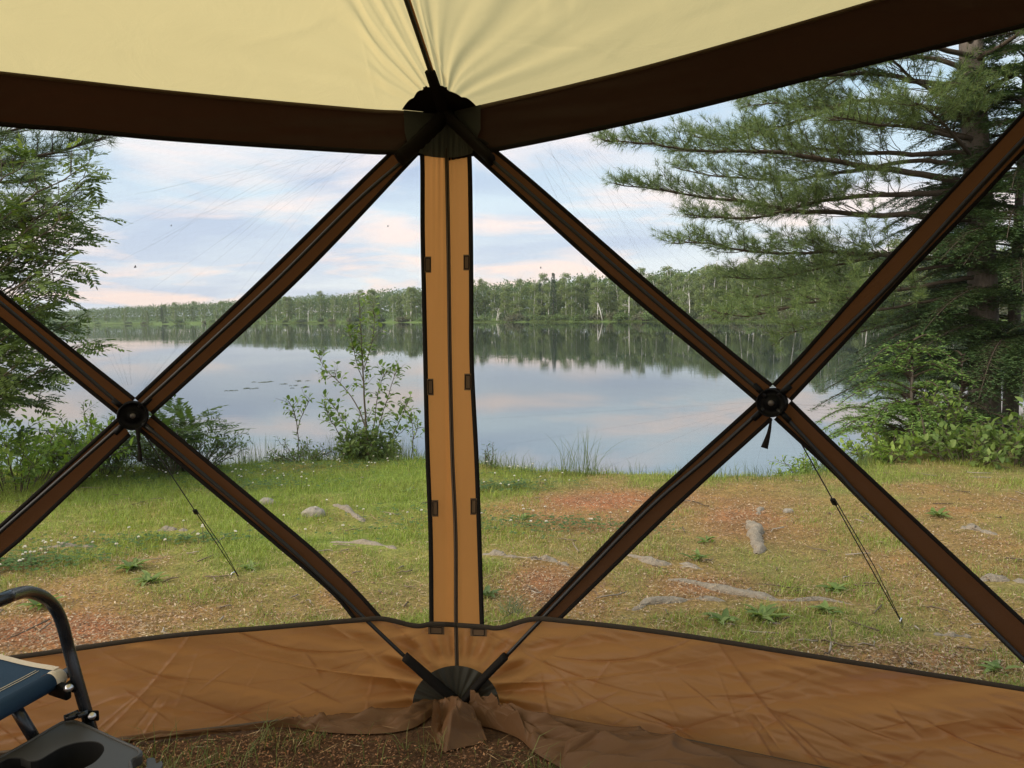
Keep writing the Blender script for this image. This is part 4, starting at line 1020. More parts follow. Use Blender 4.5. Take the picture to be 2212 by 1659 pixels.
ROOTS = (('short grey root by the stones, in the upper left panel', [(722, 1088), (745, 1098), (765, 1108), (788, 1122)], .045), ('thin grey root running to the corner post from the left', [(715, 1166), (780, 1168), (830, 1176), (866, 1186)], .03), ('root just right of the corner post, level with its lower tabs', [(1040, 1196), (1080, 1199), (1122, 1210)], .032),
          ('root left of the lower pole in the right panel', [(1148, 1212), (1190, 1215), (1235, 1228)], .03), ('root behind the lower left pole of the right wall, running right', [(1345, 1194), (1390, 1204), (1425, 1212), (1480, 1212), (1535, 1232)], .038), ('long forked root across the right panel', [(1440, 1250), (1500, 1256), (1560, 1270), (1640, 1284), (1700, 1293), (1780, 1287), (1860, 1302)], .042),
          ('curving root close above the right skirt', [(1360, 1320), (1395, 1304), (1450, 1297), (1520, 1292), (1610, 1300)], .036), ('root on the lawn beyond the right slanting pole', [(2075, 1142), (2110, 1145), (2155, 1158)], .045), ('root at the right edge above the corner of the skirt', [(2105, 1252), (2160, 1250), (2240, 1258)], .038),
          ('low pale root in the grass of the left panel', [(95, 1182), (150, 1176), (215, 1179)], .03), ('half buried root beside the left guy line slider', [(335, 1143), (370, 1140), (412, 1144)], .035), ('pale stick shaped root near the right skirt corner', [(2020, 1372), (2070, 1374), (2100, 1378)], .02))
ROOTPTS = [on_ground(*smooth_line(a[1], 36).T) for a in ROOTS] + [on_ground(*smooth_line([(1622, 1128), (1640, 1190)], 12).T)]
# ------------------------------------------------------------------ grass, reeds, litter
def bladesVF(P, h, w, lean, hd=None):
    n = len(P); a = rng.random(n) * 2 * np.pi; hd = np.stack([np.cos(a), np.sin(a), 0 * a], 1); sd = np.stack([-np.sin(a + rng.normal(size=n) * .6), np.cos(a), 0 * a], 1)
    h = h[:, None]; ln = lean[:, None]; up_ = np.array([0, 0, 1.]); w = np.broadcast_to(w, (n,))[:, None]
    m1 = P + up_ * h * .55 + hd * h * ln * .3; m2 = P + up_ * h * (.95 - .25 * ln) + hd * h * ln
    V = np.stack([P - sd * w / 2, P + sd * w / 2, m1 + sd * w * .4, m1 - sd * w * .4, m2], 1).reshape(-1, 3)
    i = np.arange(n)[:, None] * 5
    return V, np.vstack([np.hstack([i, i + 1, i + 2, i + 3]), np.hstack([i + 3, i + 2, i + 4, i + 3])])
def lawn_points(n, x0, x1, y0, y1):
    x = x0 + (x1 - x0) * rng.random(n); y = y0 + (y1 - y0) * rng.random(n) ** .8
    return x, y
mb = MB()
n = 560000
y = 2.35 * (11.8 / 2.35) ** rng.random(n); x = (rng.random(n) * 1.9 - .95) * (y + .6)
e = edge_y(x); L = litter_f(x, y)
Cx = vn(x * 2.3, y * 2.3, 11) + .6 * vn(x * 7, y * 7, 13)
inside = np.array([False])
# nothing grows through the tent floor: stay outside the walls
wl = (np.stack([x, y], 1) - C3[:2])
inn = (wl @ NRM[-1][:2] * (1 if NRM[-1][1] > 0 else -1) < .12) & (wl @ NRM[1][:2] * (1 if NRM[1][1] > 0 else -1) < .12)
pr = np.clip(1.05 - 1.3 * L + .75 * Cx, .04, 1)
for rp in ROOTPTS:
    for a_ in rp[::3]: pr = np.where((x - a_[0]) ** 2 + (y - a_[1] + .05) ** 2 < .085 ** 2, pr * .12, pr)
keep = (y < e + .15) & (rng.random(n) < pr) & ~inn
x, y, L, Cx = x[keep], y[keep], L[keep], Cx[keep]; n = len(x)
P = np.stack([x, y, gz(x, y) - .004], 1)
lush = np.clip(.45 - 1.0 * L + .9 * Cx + .4 * sstep(.6, -.8, x) * sstep(3.2, 5, y), 0, 1)
h = (.014 + .034 * rng.random(n) ** 1.6) * (.6 + 1.2 * lush) * (1 + .25 * sstep(5, 8, y))
V, Fc = bladesVF(P, h, .0022 + .0016 * rng.random(n), .2 + .9 * rng.random(n))
dry = np.array([.40, .325, .155]); gr = np.array([.26, .32, .06]); gd = np.array([.16, .22, .05])
pd = (rng.random(n) < np.clip(.30 + .6 * L - .6 * lush + .10 * (x > .2) * (y < 6.4), .04, .92))[:, None]
c = np.where(pd, dry * (.7 + .6 * rng.random((n, 1))), (gr * (1 - .6 * rng.random((n, 1))) + gd * .6 * rng.random((n, 1)) + .03 * lush[:, None] * [1, 1.1, .1]))
mb.add(V, Fc, np.repeat(np.clip(c, 0, 1), 5, 0))
# longer grass along the brink
n = 26000; x = -9 + 22 * rng.random(n); e = edge_y(x); y = e + .25 - .75 * rng.random(n) ** 1.6
cl = vn(x * 1.6, y * 1.2, 21) + .5 * vn(x * 6, y * 5, 23); k = (rng.random(n) < np.clip(.55 + 1.1 * cl, .08, 1)); x, y, cl = x[k], y[k], cl[k]; n = len(x)
P = np.stack([x, y, gz(x, y) - .01], 1); V, Fc = bladesVF(P, (.07 + .16 * rng.random(n) ** 1.5) * (1 + .6 * cl), .0035, .15 + .6 * rng.random(n))
mb.add(V, Fc, np.repeat(vcol([(.06, .10, .025), (.10, .145, .035), (.15, .18, .06)], n, 1), 5, 0))
# thin grass on the tent floor
def clear_of_flap(x, y):
    qx, qy = px(np.stack([x, y, gz(x, y)], 1)); return qy > np.interp(qx, [-200, 0, 250, 610, 790, 930, 1010, 1040, 1120, 1210, 1400], [1650, 1638, 1614, 1586, 1594, 1618, 1622, 1608, 1610, 1672, 1760])
n = 6500; x = -1.35 + 1.75 * rng.random(n); y = 1.55 + .8 * rng.random(n); cl = vn(x * 5, y * 5, 31); k = (cl > .0) | (rng.random(n) < .15)
x, y = x[k], y[k]; wl = np.stack([x, y], 1) - C3[:2]; q1 = wl @ (NRM[-1][:2] * (1 if NRM[-1][1] > 0 else -1)); k = q1 < -.02; x, y = x[k], y[k]; k = clear_of_flap(x, y); x, y = x[k], y[k]; n = len(x)
P = np.stack([x, y, gz(x, y) - .004], 1); V, Fc = bladesVF(P, .025 + .085 * rng.random(n) ** 2.2, .0022, .3 + .9 * rng.random(n)); mb.add(V, Fc, np.repeat(vcol([(.09, .13, .03), (.13, .17, .045), (.28, .23, .10)], n, 1), 5, 0))
gobj = mb.build('grass', M['grass']); tag(gobj, 'short patchy green and straw coloured grass between tent and lake', 'grass', None, 'stuff')

mb = MB()
LC = [(.10, .065, .042), (.25, .15, .09), (.38, .24, .145), (.32, .225, .14), (.52, .42, .30)]
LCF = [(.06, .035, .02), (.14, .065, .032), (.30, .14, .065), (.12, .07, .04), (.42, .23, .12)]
def scatter_litter(x, y, s0, s1, cols=LC):
    n = len(x); P = np.stack([x, y, gz(x, y) + .004 + .008 * rng.random(n)], 1); a = rng.random(n) * 2 * np.pi
    D = np.stack([np.cos(a), np.sin(a), .35 * rng.normal(size=n)], 1); N = nrm(np.array([0, 0, 1.]) + .55 * runit(n)); s = s0 + (s1 - s0) * rng.random(n)
    V, Fc = quadleafVF(P, D, N, s, s * .42)
    mb.add(V, Fc, np.repeat(vcol(cols, n, 1, .2), 4, 0))
n = 330000; y = 2.3 * (8.2 / 2.3) ** rng.random(n); x = (rng.random(n) * 1.9 - .95) * (y + .5); L = litter_f(x, y)
k = (rng.random(n) < np.clip(L - .12, 0, 1) ** 1.3) & (y < edge_y(x) - .2); scatter_litter(x[k], y[k], .009, .02)
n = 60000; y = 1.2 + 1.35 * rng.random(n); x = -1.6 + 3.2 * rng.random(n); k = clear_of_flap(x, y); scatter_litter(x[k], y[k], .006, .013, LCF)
# dead pine needles lying about
n = 20000; y = 1.3 * (7.5 / 1.3) ** rng.random(n); x = (rng.random(n) * 1.9 - .95) * (y + .4); k = (y < edge_y(x) - .2) & ((y > 2.4) | (rng.random(n) < .12)); x, y = x[k], y[k]; n = len(x)
P = np.stack([x, y, gz(x, y) + .008 + .012 * rng.random(n)], 1); a = rng.random(n) * 2 * np.pi; D = np.stack([np.cos(a), np.sin(a), .15 * rng.normal(size=n)], 1)
V, Fc = quadleafVF(P, D, nrm(np.array([0, 0, 1.]) + .3 * runit(n)), .04 + .04 * rng.random(n), .0022); mb.add(V, Fc, np.repeat(vcol([(.26, .15, .07), (.45, .32, .17), (.55, .45, .30)], n, 1, .2), 4, 0))
n = 260; y = 2.5 * (7 / 2.5) ** rng.random(n); x = (rng.random(n) * 1.9 - .95) * (y + .4)
for x_, y_ in zip(x, y):
    if y_ > edge_y(x_) - .3: continue
    a = rng.random() * 6.28; L_ = .04 + .16 * rng.random() ** 2; Q = np.array([[x_ + math.cos(a) * L_ * u, y_ + math.sin(a) * L_ * u + .012 * rng.normal(), 0] for u in (0, .35, .7, 1)]); Q[:, 2] = gz(Q[:, 0], Q[:, 1]) + .012
    V, Fc = tubeVF(Q, [.0035, .004, .003, .002], 5); mb.add(V, Fc, vcol([(.09, .065, .045), (.22, .17, .12), (.36, .31, .25)], 1, len(V)))
lobj = mb.build('litter', M['litter']); tag(lobj, 'reddish brown fallen cone scales and pine needles strewn over the ground', 'litter', None, 'stuff')

# reeds and tall grass clumps at the water
def reed_clump(label, bx, by, d, n, hw, h0, h1, cols=((.07, .11, .03), (.11, .15, .04), (.17, .19, .07)), bend=.5):
    b = at(float(bx), float(by), d); b[2] = float(gz(b[0], b[1])); mb = MB()
    for q in range(n):
        p = b + [np.clip(rng.normal(), -1.5, 1.5) * hw * .5, np.clip(rng.normal(), -1.5, 1.5) * hw * .3, -.03]; a = rng.random() * 2 * np.pi; h = h0 + (h1 - h0) * rng.random(); bb = bend * rng.random() ** 2
        u = np.linspace(0, 1, 9)[:, None]; Q = p + np.array([0, 0, 1.]) * h * (u - .35 * bb * u ** 3) + np.array([math.cos(a), math.sin(a) * .6, 0]) * h * (.12 * u + bb * u ** 2.2)
        sd = np.array([-math.sin(a), math.cos(a), 0]) ; sd = nrm(sd + .3 * rng.normal(size=3)); ww = .0042 * (1 - u ** 2 * .85)
        V = np.stack([Q - sd * ww / 2, Q + sd * ww / 2], 1).reshape(-1, 3); mb.add(V, gridF(9, 2), vcol(cols, 1, 18))
    o = mb.build('reed_clump', M['grass']); loc = Matrix.Translation(Vector(b)); o.data.transform(loc.inverted()); o.location = b
    tag(o, label, 'reeds', 'clumps of tall grass at the water')
reed_clump('tall arching grass clump standing alone against the water right of the corner post', 1248, 1028, 6.95, 75, .19, .20, .54, bend=.85)
reed_clump('thin upright reeds on the bank between the low dark bush and the pale sapling', 585, 985, 8.15, 120, .55, .15, .36, bend=.3)
reed_clump('thick dark grass round the left foot of the tallest sapling', 755, 985, 8.15, 170, .30, .15, .38, bend=.3)
reed_clump('soft grass tuft right of the tallest sapling, against the corner post', 862, 985, 8.05, 140, .30, .12, .30, bend=.4)
reed_clump('short grass tuft on the brink beside the bright green bush', 1625, 1030, 7.0, 90, .35, .06, .17, bend=.4)
reed_clump('sparse grass stalks before the water edge bush at the right', 1730, 1000, 7.4, 50, .25, .2, .42, bend=.5)

# clover: leaves and white flower heads
def clover(label, bx, by, hw, hd, nl_, nf):
    b = on_ground(np.array(float(bx)), np.array(float(by))); pl_ = MB(); root = thing('clover_patch', label, 'clover', b, 'patches of white clover')
    x = b[0] + rng.normal(size=nl_) * hw * .5; y = b[1] + rng.normal(size=nl_) * hd * .5; P = np.stack([x, y, gz(x, y) + .02 + .03 * rng.random(nl_)], 1)
    for k in range(3):
        a = rng.random(nl_) * 6.28 + k * 2.09; D = np.stack([np.cos(a), np.sin(a), .1 + 0 * a], 1); V, Fc = quadleafVF(P, D, nrm(np.array([0, 0, 1.]) + .3 * runit(nl_)), .02, .018); pl_.add(V, Fc, vcol([(.06, .12, .03), (.10, .17, .04)], nl_, 4))
    loc_child(pl_.build('leaves', M['grass']), root)
    for q in range(nf):
        p = b + [rng.normal() * hw * .5, rng.normal() * hd * .5, 0]; p[2] = float(gz(p[0], p[1])); h = .05 + .06 * rng.random(); r_ = .0065 + .003 * rng.random(); mb = MB()
        k = 34; dv = runit(k); dv[:, 2] = np.abs(dv[:, 2]) * .9 - .15; c0 = p + [0, 0, h]
        V, Fc = quadleafVF(c0 + dv * r_ * .3, nrm(dv + [0, 0, .25]), runit(k), r_ * .95, r_ * .5); mb.add(V, Fc, vcol([(.80, .78, .66), (.88, .86, .80), (.80, .70, .62)], k, 4, .06))
        o = mb.build('flower_head', M['petal']); loc_child(o, root)
        V, Fc = tubeVF(np.array([p, c0]), .0012, 3); st = link('stalk', npmesh('stalk', V, Fc), M['stem']); st.parent = o
for a in (('big white clover patch on the lawn just below the left tent hub', 425, 1032, 1.25, .55, 700, 46), ('clover flowers thinly spread in the grass below the tallest sapling', 700, 1010, 1.3, .3, 500, 30), ('clover flowers right of the left guy line, above the grey stones', 560, 1050, .8, .3, 260, 14),
          ('clover tuft against the left edge of the view, near the chair', 35, 1232, .45, .22, 420, 18), ('small clover tuft in the grass beside the chair arm tube', 190, 1185, .5, .25, 120, 6), ('clover flowers in the middle of the left panel, beside the guy line', 395, 1170, .55, .15, 160, 8),
          ('clover clump right of the corner post, at the edge of the bare needles', 1075, 1053, .5, .22, 420, 16), ('clover flowers under the lower left pole of the right wall', 1195, 1135, .7, .3, 300, 14), ('few clover flowers near the water, right of the corner post', 1130, 1022, .6, .15, 80, 6), ('clover flowers left of the corner post, halfway down the lawn', 905, 1120, .6, .5, 160, 8)):
    clover(*a)
# broad-leaved weeds
G_WEED = [(.11, .17, .045), (.17, .24, .06), (.23, .29, .09)]
def weed(label, bx, by, n, ll, lw, cols=G_WEED):
    b = on_ground(np.array(float(bx)), np.array(float(by))); mb = MB(); a = np.arange(n) * 2.4 + rng.random(n) * .6; D = np.stack([np.cos(a), np.sin(a), .35 + .7 * rng.random(n)], 1)
    V, Fc = leafVF(b + [0, 0, .005] + rng.normal(size=(n, 3)) * [.012, .012, 0], D, np.array([[0, 0, 1.]]) + .2 * runit(n), .75 * ll * (.6 + .5 * rng.random(n)), .8 * lw, .2, .35); mb.add(V, Fc, vcol(cols, n, 8))
    o = mb.build('weed', M['leaf']); o.data.transform(Matrix.Translation(-Vector(b))); o.location = b; tag(o, label, 'weed', 'broad leaved weeds')
for a in (('broad bright dandelion tuft in the left panel, below the middle of the guy line', 285, 1245, 26, .13, .03), ('dandelion rosette just above the skirt in the left panel, right of the first tuft', 325, 1270, 16, .12, .035), ('leafy weed behind the curved chair arm tube', 88, 1322, 16, .13, .035), ('weed in the grass by the left guy line peg', 540, 1240, 12, .09, .025),
          ('weed close to the skirt left of the corner post', 775, 1318, 14, .09, .02), ('pale weed hugging the right side of the corner post', 1052, 1290, 8, .09, .04, G_DULL), ('dandelion between the roots in the middle of the right panel', 1505, 1205, 12, .12, .03), ('small dandelion above the short root stub', 1525, 1170, 10, .1, .03),
          ('large grey green weed just above the right skirt', 1650, 1338, 18, .14, .045), ('weed left of the large grey green weed', 1560, 1345, 10, .11, .04), ('weed near the middle of the right panel, beside the guy line', 1800, 1265, 14, .10, .035), ('low weed below the long forked root', 1780, 1322, 12, .1, .03),
          ('broad weed beyond the right slanting pole on the lawn', 2025, 1120, 12, .13, .04), ('weed at the far right, close above the skirt', 2150, 1452, 12, .08, .03), ('weed in clover left of the corner post', 885, 1060, 12, .1, .03), ('broad leaved weed right of the corner post by the clover', 1130, 1120, 12, .1, .03)):
    weed(*a)
# fallen pine twig
pl = Plant(); b = on_ground(np.array(1108.), np.array(1328.)); P_ = []
k = 90; D = nrm(np.stack([rng.normal(size=k) * .7 + .2, rng.normal(size=k) * .5 + .5, .35 + .5 * rng.random(k)], 1)); V, Fc = needleVF(b + [0, 0, .01] + .02 * rng.normal(size=(k, 3)), D, .09, .0022); pl.leaf.add(V, Fc, vcol([(.08, .13, .06), (.13, .18, .09)], k, 3)); pl.branch(np.array([b + [-.06, -.08, .004], b + [0, 0, .012]]), .003, .002)
pl.finish('fallen_twig', 'green pine sprig lying on the needles right of the corner post', 'twig', b, None, 'stalk', 'needles', 'twig', 'needle')

# ------------------------------------------------------------------ roots and stones
def root_(label, pts, r, name='tree_root', hgt=.45):
    q = smooth_line(pts, 70); P = on_ground(q[:, 0], q[:, 1]); n = len(P); t = np.linspace(0, 1, n)
    P[:, 2] = gz(P[:, 0], P[:, 1]) + r * (hgt - .62) * np.sin(np.pi * np.clip(t * .98 + .01, 0, 1)) ** .6 + r * .55 * vn(t * 7, r * 50, 2) - r * .25; P[:, 0] += r * .8 * vn(t * 8, r * 90, 6)
    rad = r * .66 * (.35 + .8 * np.sin(np.pi * t) ** .7) * (1 + .6 * vn(t * 8, r * 70, 5))
    rad = rad * 1.15; V, Fc = tubeVF(P, rad, 16, 1.0, False); aa = np.tile(np.arange(16), n); bb = np.repeat(np.arange(n), 16); V = V + (V - np.repeat(P, 16, 0)) * (.40 * vn(aa * 1.1, bb * .12, int(r * 900)) + .22 * vn(aa * 1.7, bb * .6, 3))[:, None]
    c0 = P[0]; o = link(name, npmesh(name, V - c0, Fc, True), M['root']); o.location = c0; tag(o, label, 'root', 'bare tree roots in the ground'); return o
for a in ROOTS:
    root_(*a)
q = [(1622, 1128), (1630, 1145), (1638, 1165), (1640, 1190)]
root_('stubby weathered root standing up on the bare needles, right of the centre', q, .055, 'tree_root', .75)
root_('small grey root tip beyond the stubby weathered root', [(1645, 1098), (1640, 1107), (1634, 1116)], .025)
def stone(label, bx, by, s, f):
    b = on_ground(np.array(float(bx)), np.array(float(by))); bm = bmesh.new(); bmesh.ops.create_icosphere(bm, subdivisions=4, radius=1)
    for v in bm.verts:
        p = np.array(v.co); k = 1 + .28 * float(vn(p[0] * 1.6 + f, p[1] * 1.6 + p[2], 3)) + .12 * float(vn(p[0] * 5 + f, p[1] * 5 - p[2] * 3, 8)); v.co = Vector(p * k * np.array([s, s * .75, s * .62]))
    me = bpy.data.meshes.new('stone'); bm.to_mesh(me); bm.free(); me.polygons.foreach_set('use_smooth', np.ones(len(me.polygons), bool)); o = link('stone', me, M['stone']); o.location = Vector(b) + Vector((0, 0, s * .1)); tag(o, label, 'stone', 'grey stones in the lawn')
stone('grey stone in the grass left of the short grey root', 677, 1112, .085, 1.0); stone('smaller grey stone farther off, upper left of its neighbour', 577, 1087, .065, 4.0); stone('small dark stone on the needles behind the stubby root', 1702, 1108, .035, 7.0)

# floating leaves
for i, (bx, by, r_) in enumerate(((540, 838, .42), (500, 843, .24), (567, 824, .5), (611, 829, .22), (632, 832, .22), (655, 822, .42), (648, 836, .34), (715, 800, .3), (1062, 770, .8), (1090, 772, .6))):
    r_ = r_ * .62; c = on_plane(np.array(float(bx)), np.array(float(by)), WATER_Z + .012); mb = MB()
    for q in range(7):
        a = rng.random() * 6.28; p = c + [r_ * (rng.random() - .5) * 2.6, r_ * rng.normal() * .5, 0]; rr_ = r_ * (.25 + .25 * rng.random()); th = np.linspace(.25, 2 * np.pi - .25, 15) + a
        V = np.vstack([p, np.stack([p[0] + rr_ * np.cos(th), p[1] + rr_ * np.sin(th), p[2] + .006 * np.cos(th * 3)], 1)]); k = np.arange(1, 15)
        mb.add(V, np.stack([0 * k, k, k + 1, 0 * k], 1), vcol([(.05, .07, .03), (.10, .11, .05)], 1, 16))
    o = mb.build('lily_pad', M['leaf']); o.data.transform(Matrix.Translation(-Vector(c))); o.location = c
    tag(o, ('floating lily pad raft on the open water left of the tallest sapling' if i < 8 else 'far lily pad raft on the tree reflections right of the corner post'), 'lily pads', 'rafts of lily pads')

# ------------------------------------------------------------------ the wood across the lake
def birch_proto(h, seed, kind):
    r_ = np.random.default_rng(seed); cr = MB(); tk = MB()
    nst = 1 if kind != 'fork' else 2
    C_ = []
    for s in range(nst):
        top = np.array([r_.normal() * .7, r_.normal() * .5, h * (1 - .1 * s)]); u = np.linspace(0, 1, 8)[:, None]; P = np.array([.25 * s, 0, -.4]) * (1 - u) + top * u + np.array([r_.normal() * .4, 0, 0]) * np.sin(np.pi * u)
        V, Fc = tubeVF(P, np.linspace(.15, .03, 8), 6); tk.add(V, Fc)
        for k in range(5):
            i = int(r_.integers(3, 7)); a = r_.random() * 6.28; Q = np.array([P[i], P[i] + [math.cos(a) * 1.4, math.sin(a) * 1.4, 1.6 + r_.random()]]); V, Fc = tubeVF(Q, [.06, .02], 4); tk.add(V, Fc)
        for k in range(27 if kind != 'thin' else 17):
            z = .10 + .82 * r_.random() ** .85; w_ = 2.2 * math.sin(min(1, (z + .15) / .6) * 1.57) * (1 - max(0, z - .6) * 1.35); a = r_.random() * 6.28; q = math.sqrt(r_.random())
            C_.append(P[int(z * 7)] * [1, 1, 0] + [math.cos(a) * w_ * q, math.sin(a) * w_ * q, h * z])
    C_ = np.array(C_); n = 84
    for c in C_:
        rad = .75 + .5 * r_.random(); d = r_.normal(size=(n, 3)); d /= np.linalg.norm(d, axis=1, keepdims=True); p = c + d * rad * r_.random((n, 1)) ** .45 * [1.15, 1.15, .75]
        D = r_.normal(size=(n, 3)); N = r_.normal(size=(n, 3)); V, Fc = quadleafVF(p, D, N, .32 + .22 * r_.random(n), .25); b = .90 + .2 * r_.random()
        cc = np.array([[.155, .205, .080]]) * b * (1 + .08 * r_.normal(size=(n, 1))) + np.array([[.02, .012, 0]]) * r_.random()
        cr.add(V, Fc, np.repeat(np.clip(cc, .01, 1), 4, 0))
    return tk.mesh('trunk', True), cr.mesh('crown')
def spruce_proto(h, seed):
    r_ = np.random.default_rng(seed); cr = MB(); tk = MB(); V, Fc = tubeVF(np.array([[0, 0, -.4], [0, 0, h * .5], [0, 0, h]]), [.22, .14, .03], 6); tk.add(V, Fc)
    n = 900; z = r_.random(n) ** .9; lay = np.floor(z * 16) / 16; w_ = 1.9 * (1 - z) ** .8 * (1 - .5 * (z * 16 - np.floor(z * 16))) + .12; a = r_.random(n) * 6.28; q = r_.random(n) ** .5
    p = np.stack([np.cos(a) * w_ * q, np.sin(a) * w_ * q, h * (.12 + .88 * z)], 1); D = np.stack([np.cos(a), np.sin(a), -.35 + 0 * a], 1) + .4 * r_.normal(size=(n, 3)); V, Fc = quadleafVF(p, D, r_.normal(size=(n, 3)) + [0, 0, 1], .6, .3); cr.add(V, Fc, np.repeat(np.clip(np.array([[.050, .078, .042]]) * (1 + .15 * r_.normal(size=(n, 1))), .01, 1), 4, 0))
    return tk.mesh('trunk', True), cr.mesh('crown')
def bush_proto(seed, col):
    r_ = np.random.default_rng(seed); cr = MB()
    for k in range(9):
        c = np.array([r_.normal() * .9, r_.normal() * .6, .6 + .7 * r_.random()]); n = 60; d = r_.normal(size=(n, 3)); d /= np.linalg.norm(d, axis=1, keepdims=True); p = c + d * [.95, .8, .65] * r_.random((n, 1)) ** .4; p[:, 2] = np.abs(p[:, 2])
        V, Fc = quadleafVF(p, r_.normal(size=(n, 3)), r_.normal(size=(n, 3)), .34, .26); cr.add(V, Fc, np.repeat(np.clip(np.array([col]) * (.85 + .3 * r_.random()) * (1 + .18 * r_.normal(size=(n, 1))), .01, 1), 4, 0))
    return cr.mesh('bush')
PROT = [birch_proto(15.5, 1, 'full'), birch_proto(14, 2, 'full'), birch_proto(16.5, 3, 'full'), birch_proto(13, 4, 'thin'), birch_proto(15, 5, 'fork'), birch_proto(14.5, 6, 'thin'), birch_proto(16, 7, 'full'), birch_proto(12, 8, 'full')]
SPR = [spruce_proto(17, 21), spruce_proto(13, 22)]
for p_ in PROT: p_[0].materials.append(M['birch']); p_[1].materials.append(M['farleaf'])
for p_ in SPR: p_[0].materials.append(M['fartrunk']); p_[1].materials.append(M['farleaf'])
BU = [bush_proto(31, (.085, .115, .055)), bush_proto(32, (.12, .125, .075)), bush_proto(33, (.11, .16, .055))]
for b_ in BU: b_.materials.append(M['farleaf'])
r_ = np.random.default_rng(77)
def place(name, pr, x, y, sc, label, group=None):
    z = float(gz(x, y)); o = thing(name, label, 'tree', (x, y, z), group); o.rotation_euler = (0, 0, r_.random() * 6.28); o.scale = (sc * (.9 + .25 * r_.random()),) * 2 + (sc,)
    for nm, me in zip(('trunk', 'crown'), pr):
        c_ = bpy.data.objects.new(nm, me); COL.objects.link(c_); c_.parent = o
    return o
T0 = np.linspace(-.60, .74, 2000); Sd = shore_y(T0 * 1000, np.full(2000, 1000.)); dl = np.sqrt(np.diff(T0 * Sd) ** 2 + np.diff(Sd) ** 2); cum = np.r_[0, np.cumsum(dl)]; tot = cum[-1]
NT = 250
for q in range(NT):
    s_ = np.interp((q + r_.random()) / NT, np.linspace(0, 1, 2000), .55 * np.linspace(0, 1, 2000) + .45 * cum / tot); t = -.60 + 1.34 * s_
    D_ = float(shore_y(np.array(t * 1000), np.array(1000.))); y = D_ + 4 + 22 * r_.random() ** 1.3; x = t * y
    place('birch_tree', PROT[int(r_.integers(0, 8))], x, y, (.74 + .40 * r_.random()) * np.interp(t, [-.6, -.45, -.1, .2, .5], [.72, .86, 1, 1.02, 1.06]), 'slender leafy birch with a pale trunk in the wood across the lake', 'birches of the wood across the lake')
for (bx, lab, k, sc) in ((1196, 'dark spruce standing taller than its neighbours in the far wood, right of the corner post', 0, 1.0), (1168, 'small dark spruce tip just left of the tallest far spruce', 1, 1.05), (350, 'dark round conifer low in the far wood at the left', 1, .9)):
    t = float(ray(bx, 690.)[0] / ray(bx, 690.)[1]); D_ = float(shore_y(np.array(t * 1000), np.array(1000.))); y = D_ + 5; place('spruce_tree', SPR[k], t * y, y, sc, lab)
# bleached standing trunks
for i, (bx, hh_, ln, lab) in enumerate(((1358, 7.5, .1, 'bare white trunk standing upright before the far wood, left of the upper right pole'), (1302, 6.0, -1.6, 'leaning white dead trunk in the far wood'), (1072, 5.0, .9, 'cluster of slanting white stems at the far shore right of the corner post'), (1290, 5.2, .2, 'short white trunk beside the leaning dead trunk'), (665, 6.5, .3, 'pale dead trunk on the far shore left of the tallest sapling'), (1490, 8.0, -.3, 'tall white trunk at the far shore right of the upper right pole'))):
    t = float(ray(bx, 690.)[0] / ray(bx, 690.)[1]); y = float(shore_y(np.array(t * 1000), np.array(1000.))) + 2.5; x = t * y; mb = MB(); z = float(gz(x, y)); nn_ = 3 if i == 2 else 1
    for s in range(nn_):
        V, Fc = tubeVF(np.array([[.5 * s, 0, -.3], [.5 * s + ln * .5 + .1, 0, hh_ * .5], [.6 * s + ln, 0, hh_ * (1 - .1 * s)]]), [.2, .16, .07], 7); mb.add(V, Fc)
    for k in range(4):
        u = .5 + .45 * r_.random(); V, Fc = tubeVF(np.array([[ln * u, 0, hh_ * u], [ln * u + r_.normal() * .8, .3 * r_.normal(), hh_ * u + .9]]), [.05, .02], 4); mb.add(V, Fc)
    o = mb.build('dead_tree', M['birch'], None, True); o.location = (x, y, z); tag(o, lab, 'tree')
NB = 110
for q in range(NB):
    s_ = (q + r_.random()) / NB; s_ = np.interp(s_, np.linspace(0, 1, 2000), .6 * np.linspace(0, 1, 2000) + .4 * cum / tot); t = -.60 + 1.34 * s_; D_ = float(shore_y(np.array(t * 1000), np.array(1000.))); y = D_ + .5 + 3.5 * r_.random(); x = t * y
    k = int(r_.integers(0, 3)); o = bpy.data.objects.new('shore_bush', BU[k]); COL.objects.link(o); o.location = (x, y, float(gz(x, y)) - .1); s = 1.0 + .8 * r_.random(); o.scale = (s * 1.3, s, s * (.75 + .5 * r_.random())); o.rotation_euler = (0, 0, r_.random() * 6.28)
    tag(o, ('low green bush', 'low brownish green bush', 'low bright green bush')[k] + ' lining the foot of the far wood at the waterline', 'bush', 'bushes along the far shore')
# deeper part of the wood, one mass
mb = MB(); n = 170000; t = -.68 + 1.55 * r_.random(n); D_ = shore_y(t * 1000, np.full(n, 1000.)); y = D_ + 18 + 75 * r_.random(n); x = t * y; tr_ = vn(x * .22, y * .22, 41) + .6 * vn(x * .6, y * .6, 43)
hm = (13.5 + 4.5 * tr_) * np.interp(t, [-.6, -.45, -.1], [.72, .86, 1]); z = gz(x, y) + hm * r_.random(n) ** .6; P = np.stack([x, y, z], 1); V, Fc = quadleafVF(P, r_.normal(size=(n, 3)), r_.normal(size=(n, 3)), 0.7 + .5 * r_.random(n), .6)
mb.add(V, Fc, np.repeat(np.clip(np.array([[.10, .145, .06]]) * (1 + .25 * tr_[:, None]) * (1 + .1 * r_.normal(size=(n, 1))), .01, 1), 4, 0))
o = mb.build('forest', M['farleaf']); tag(o, 'deep green mass of trees behind the birches across the lake', 'forest', None, 'stuff')
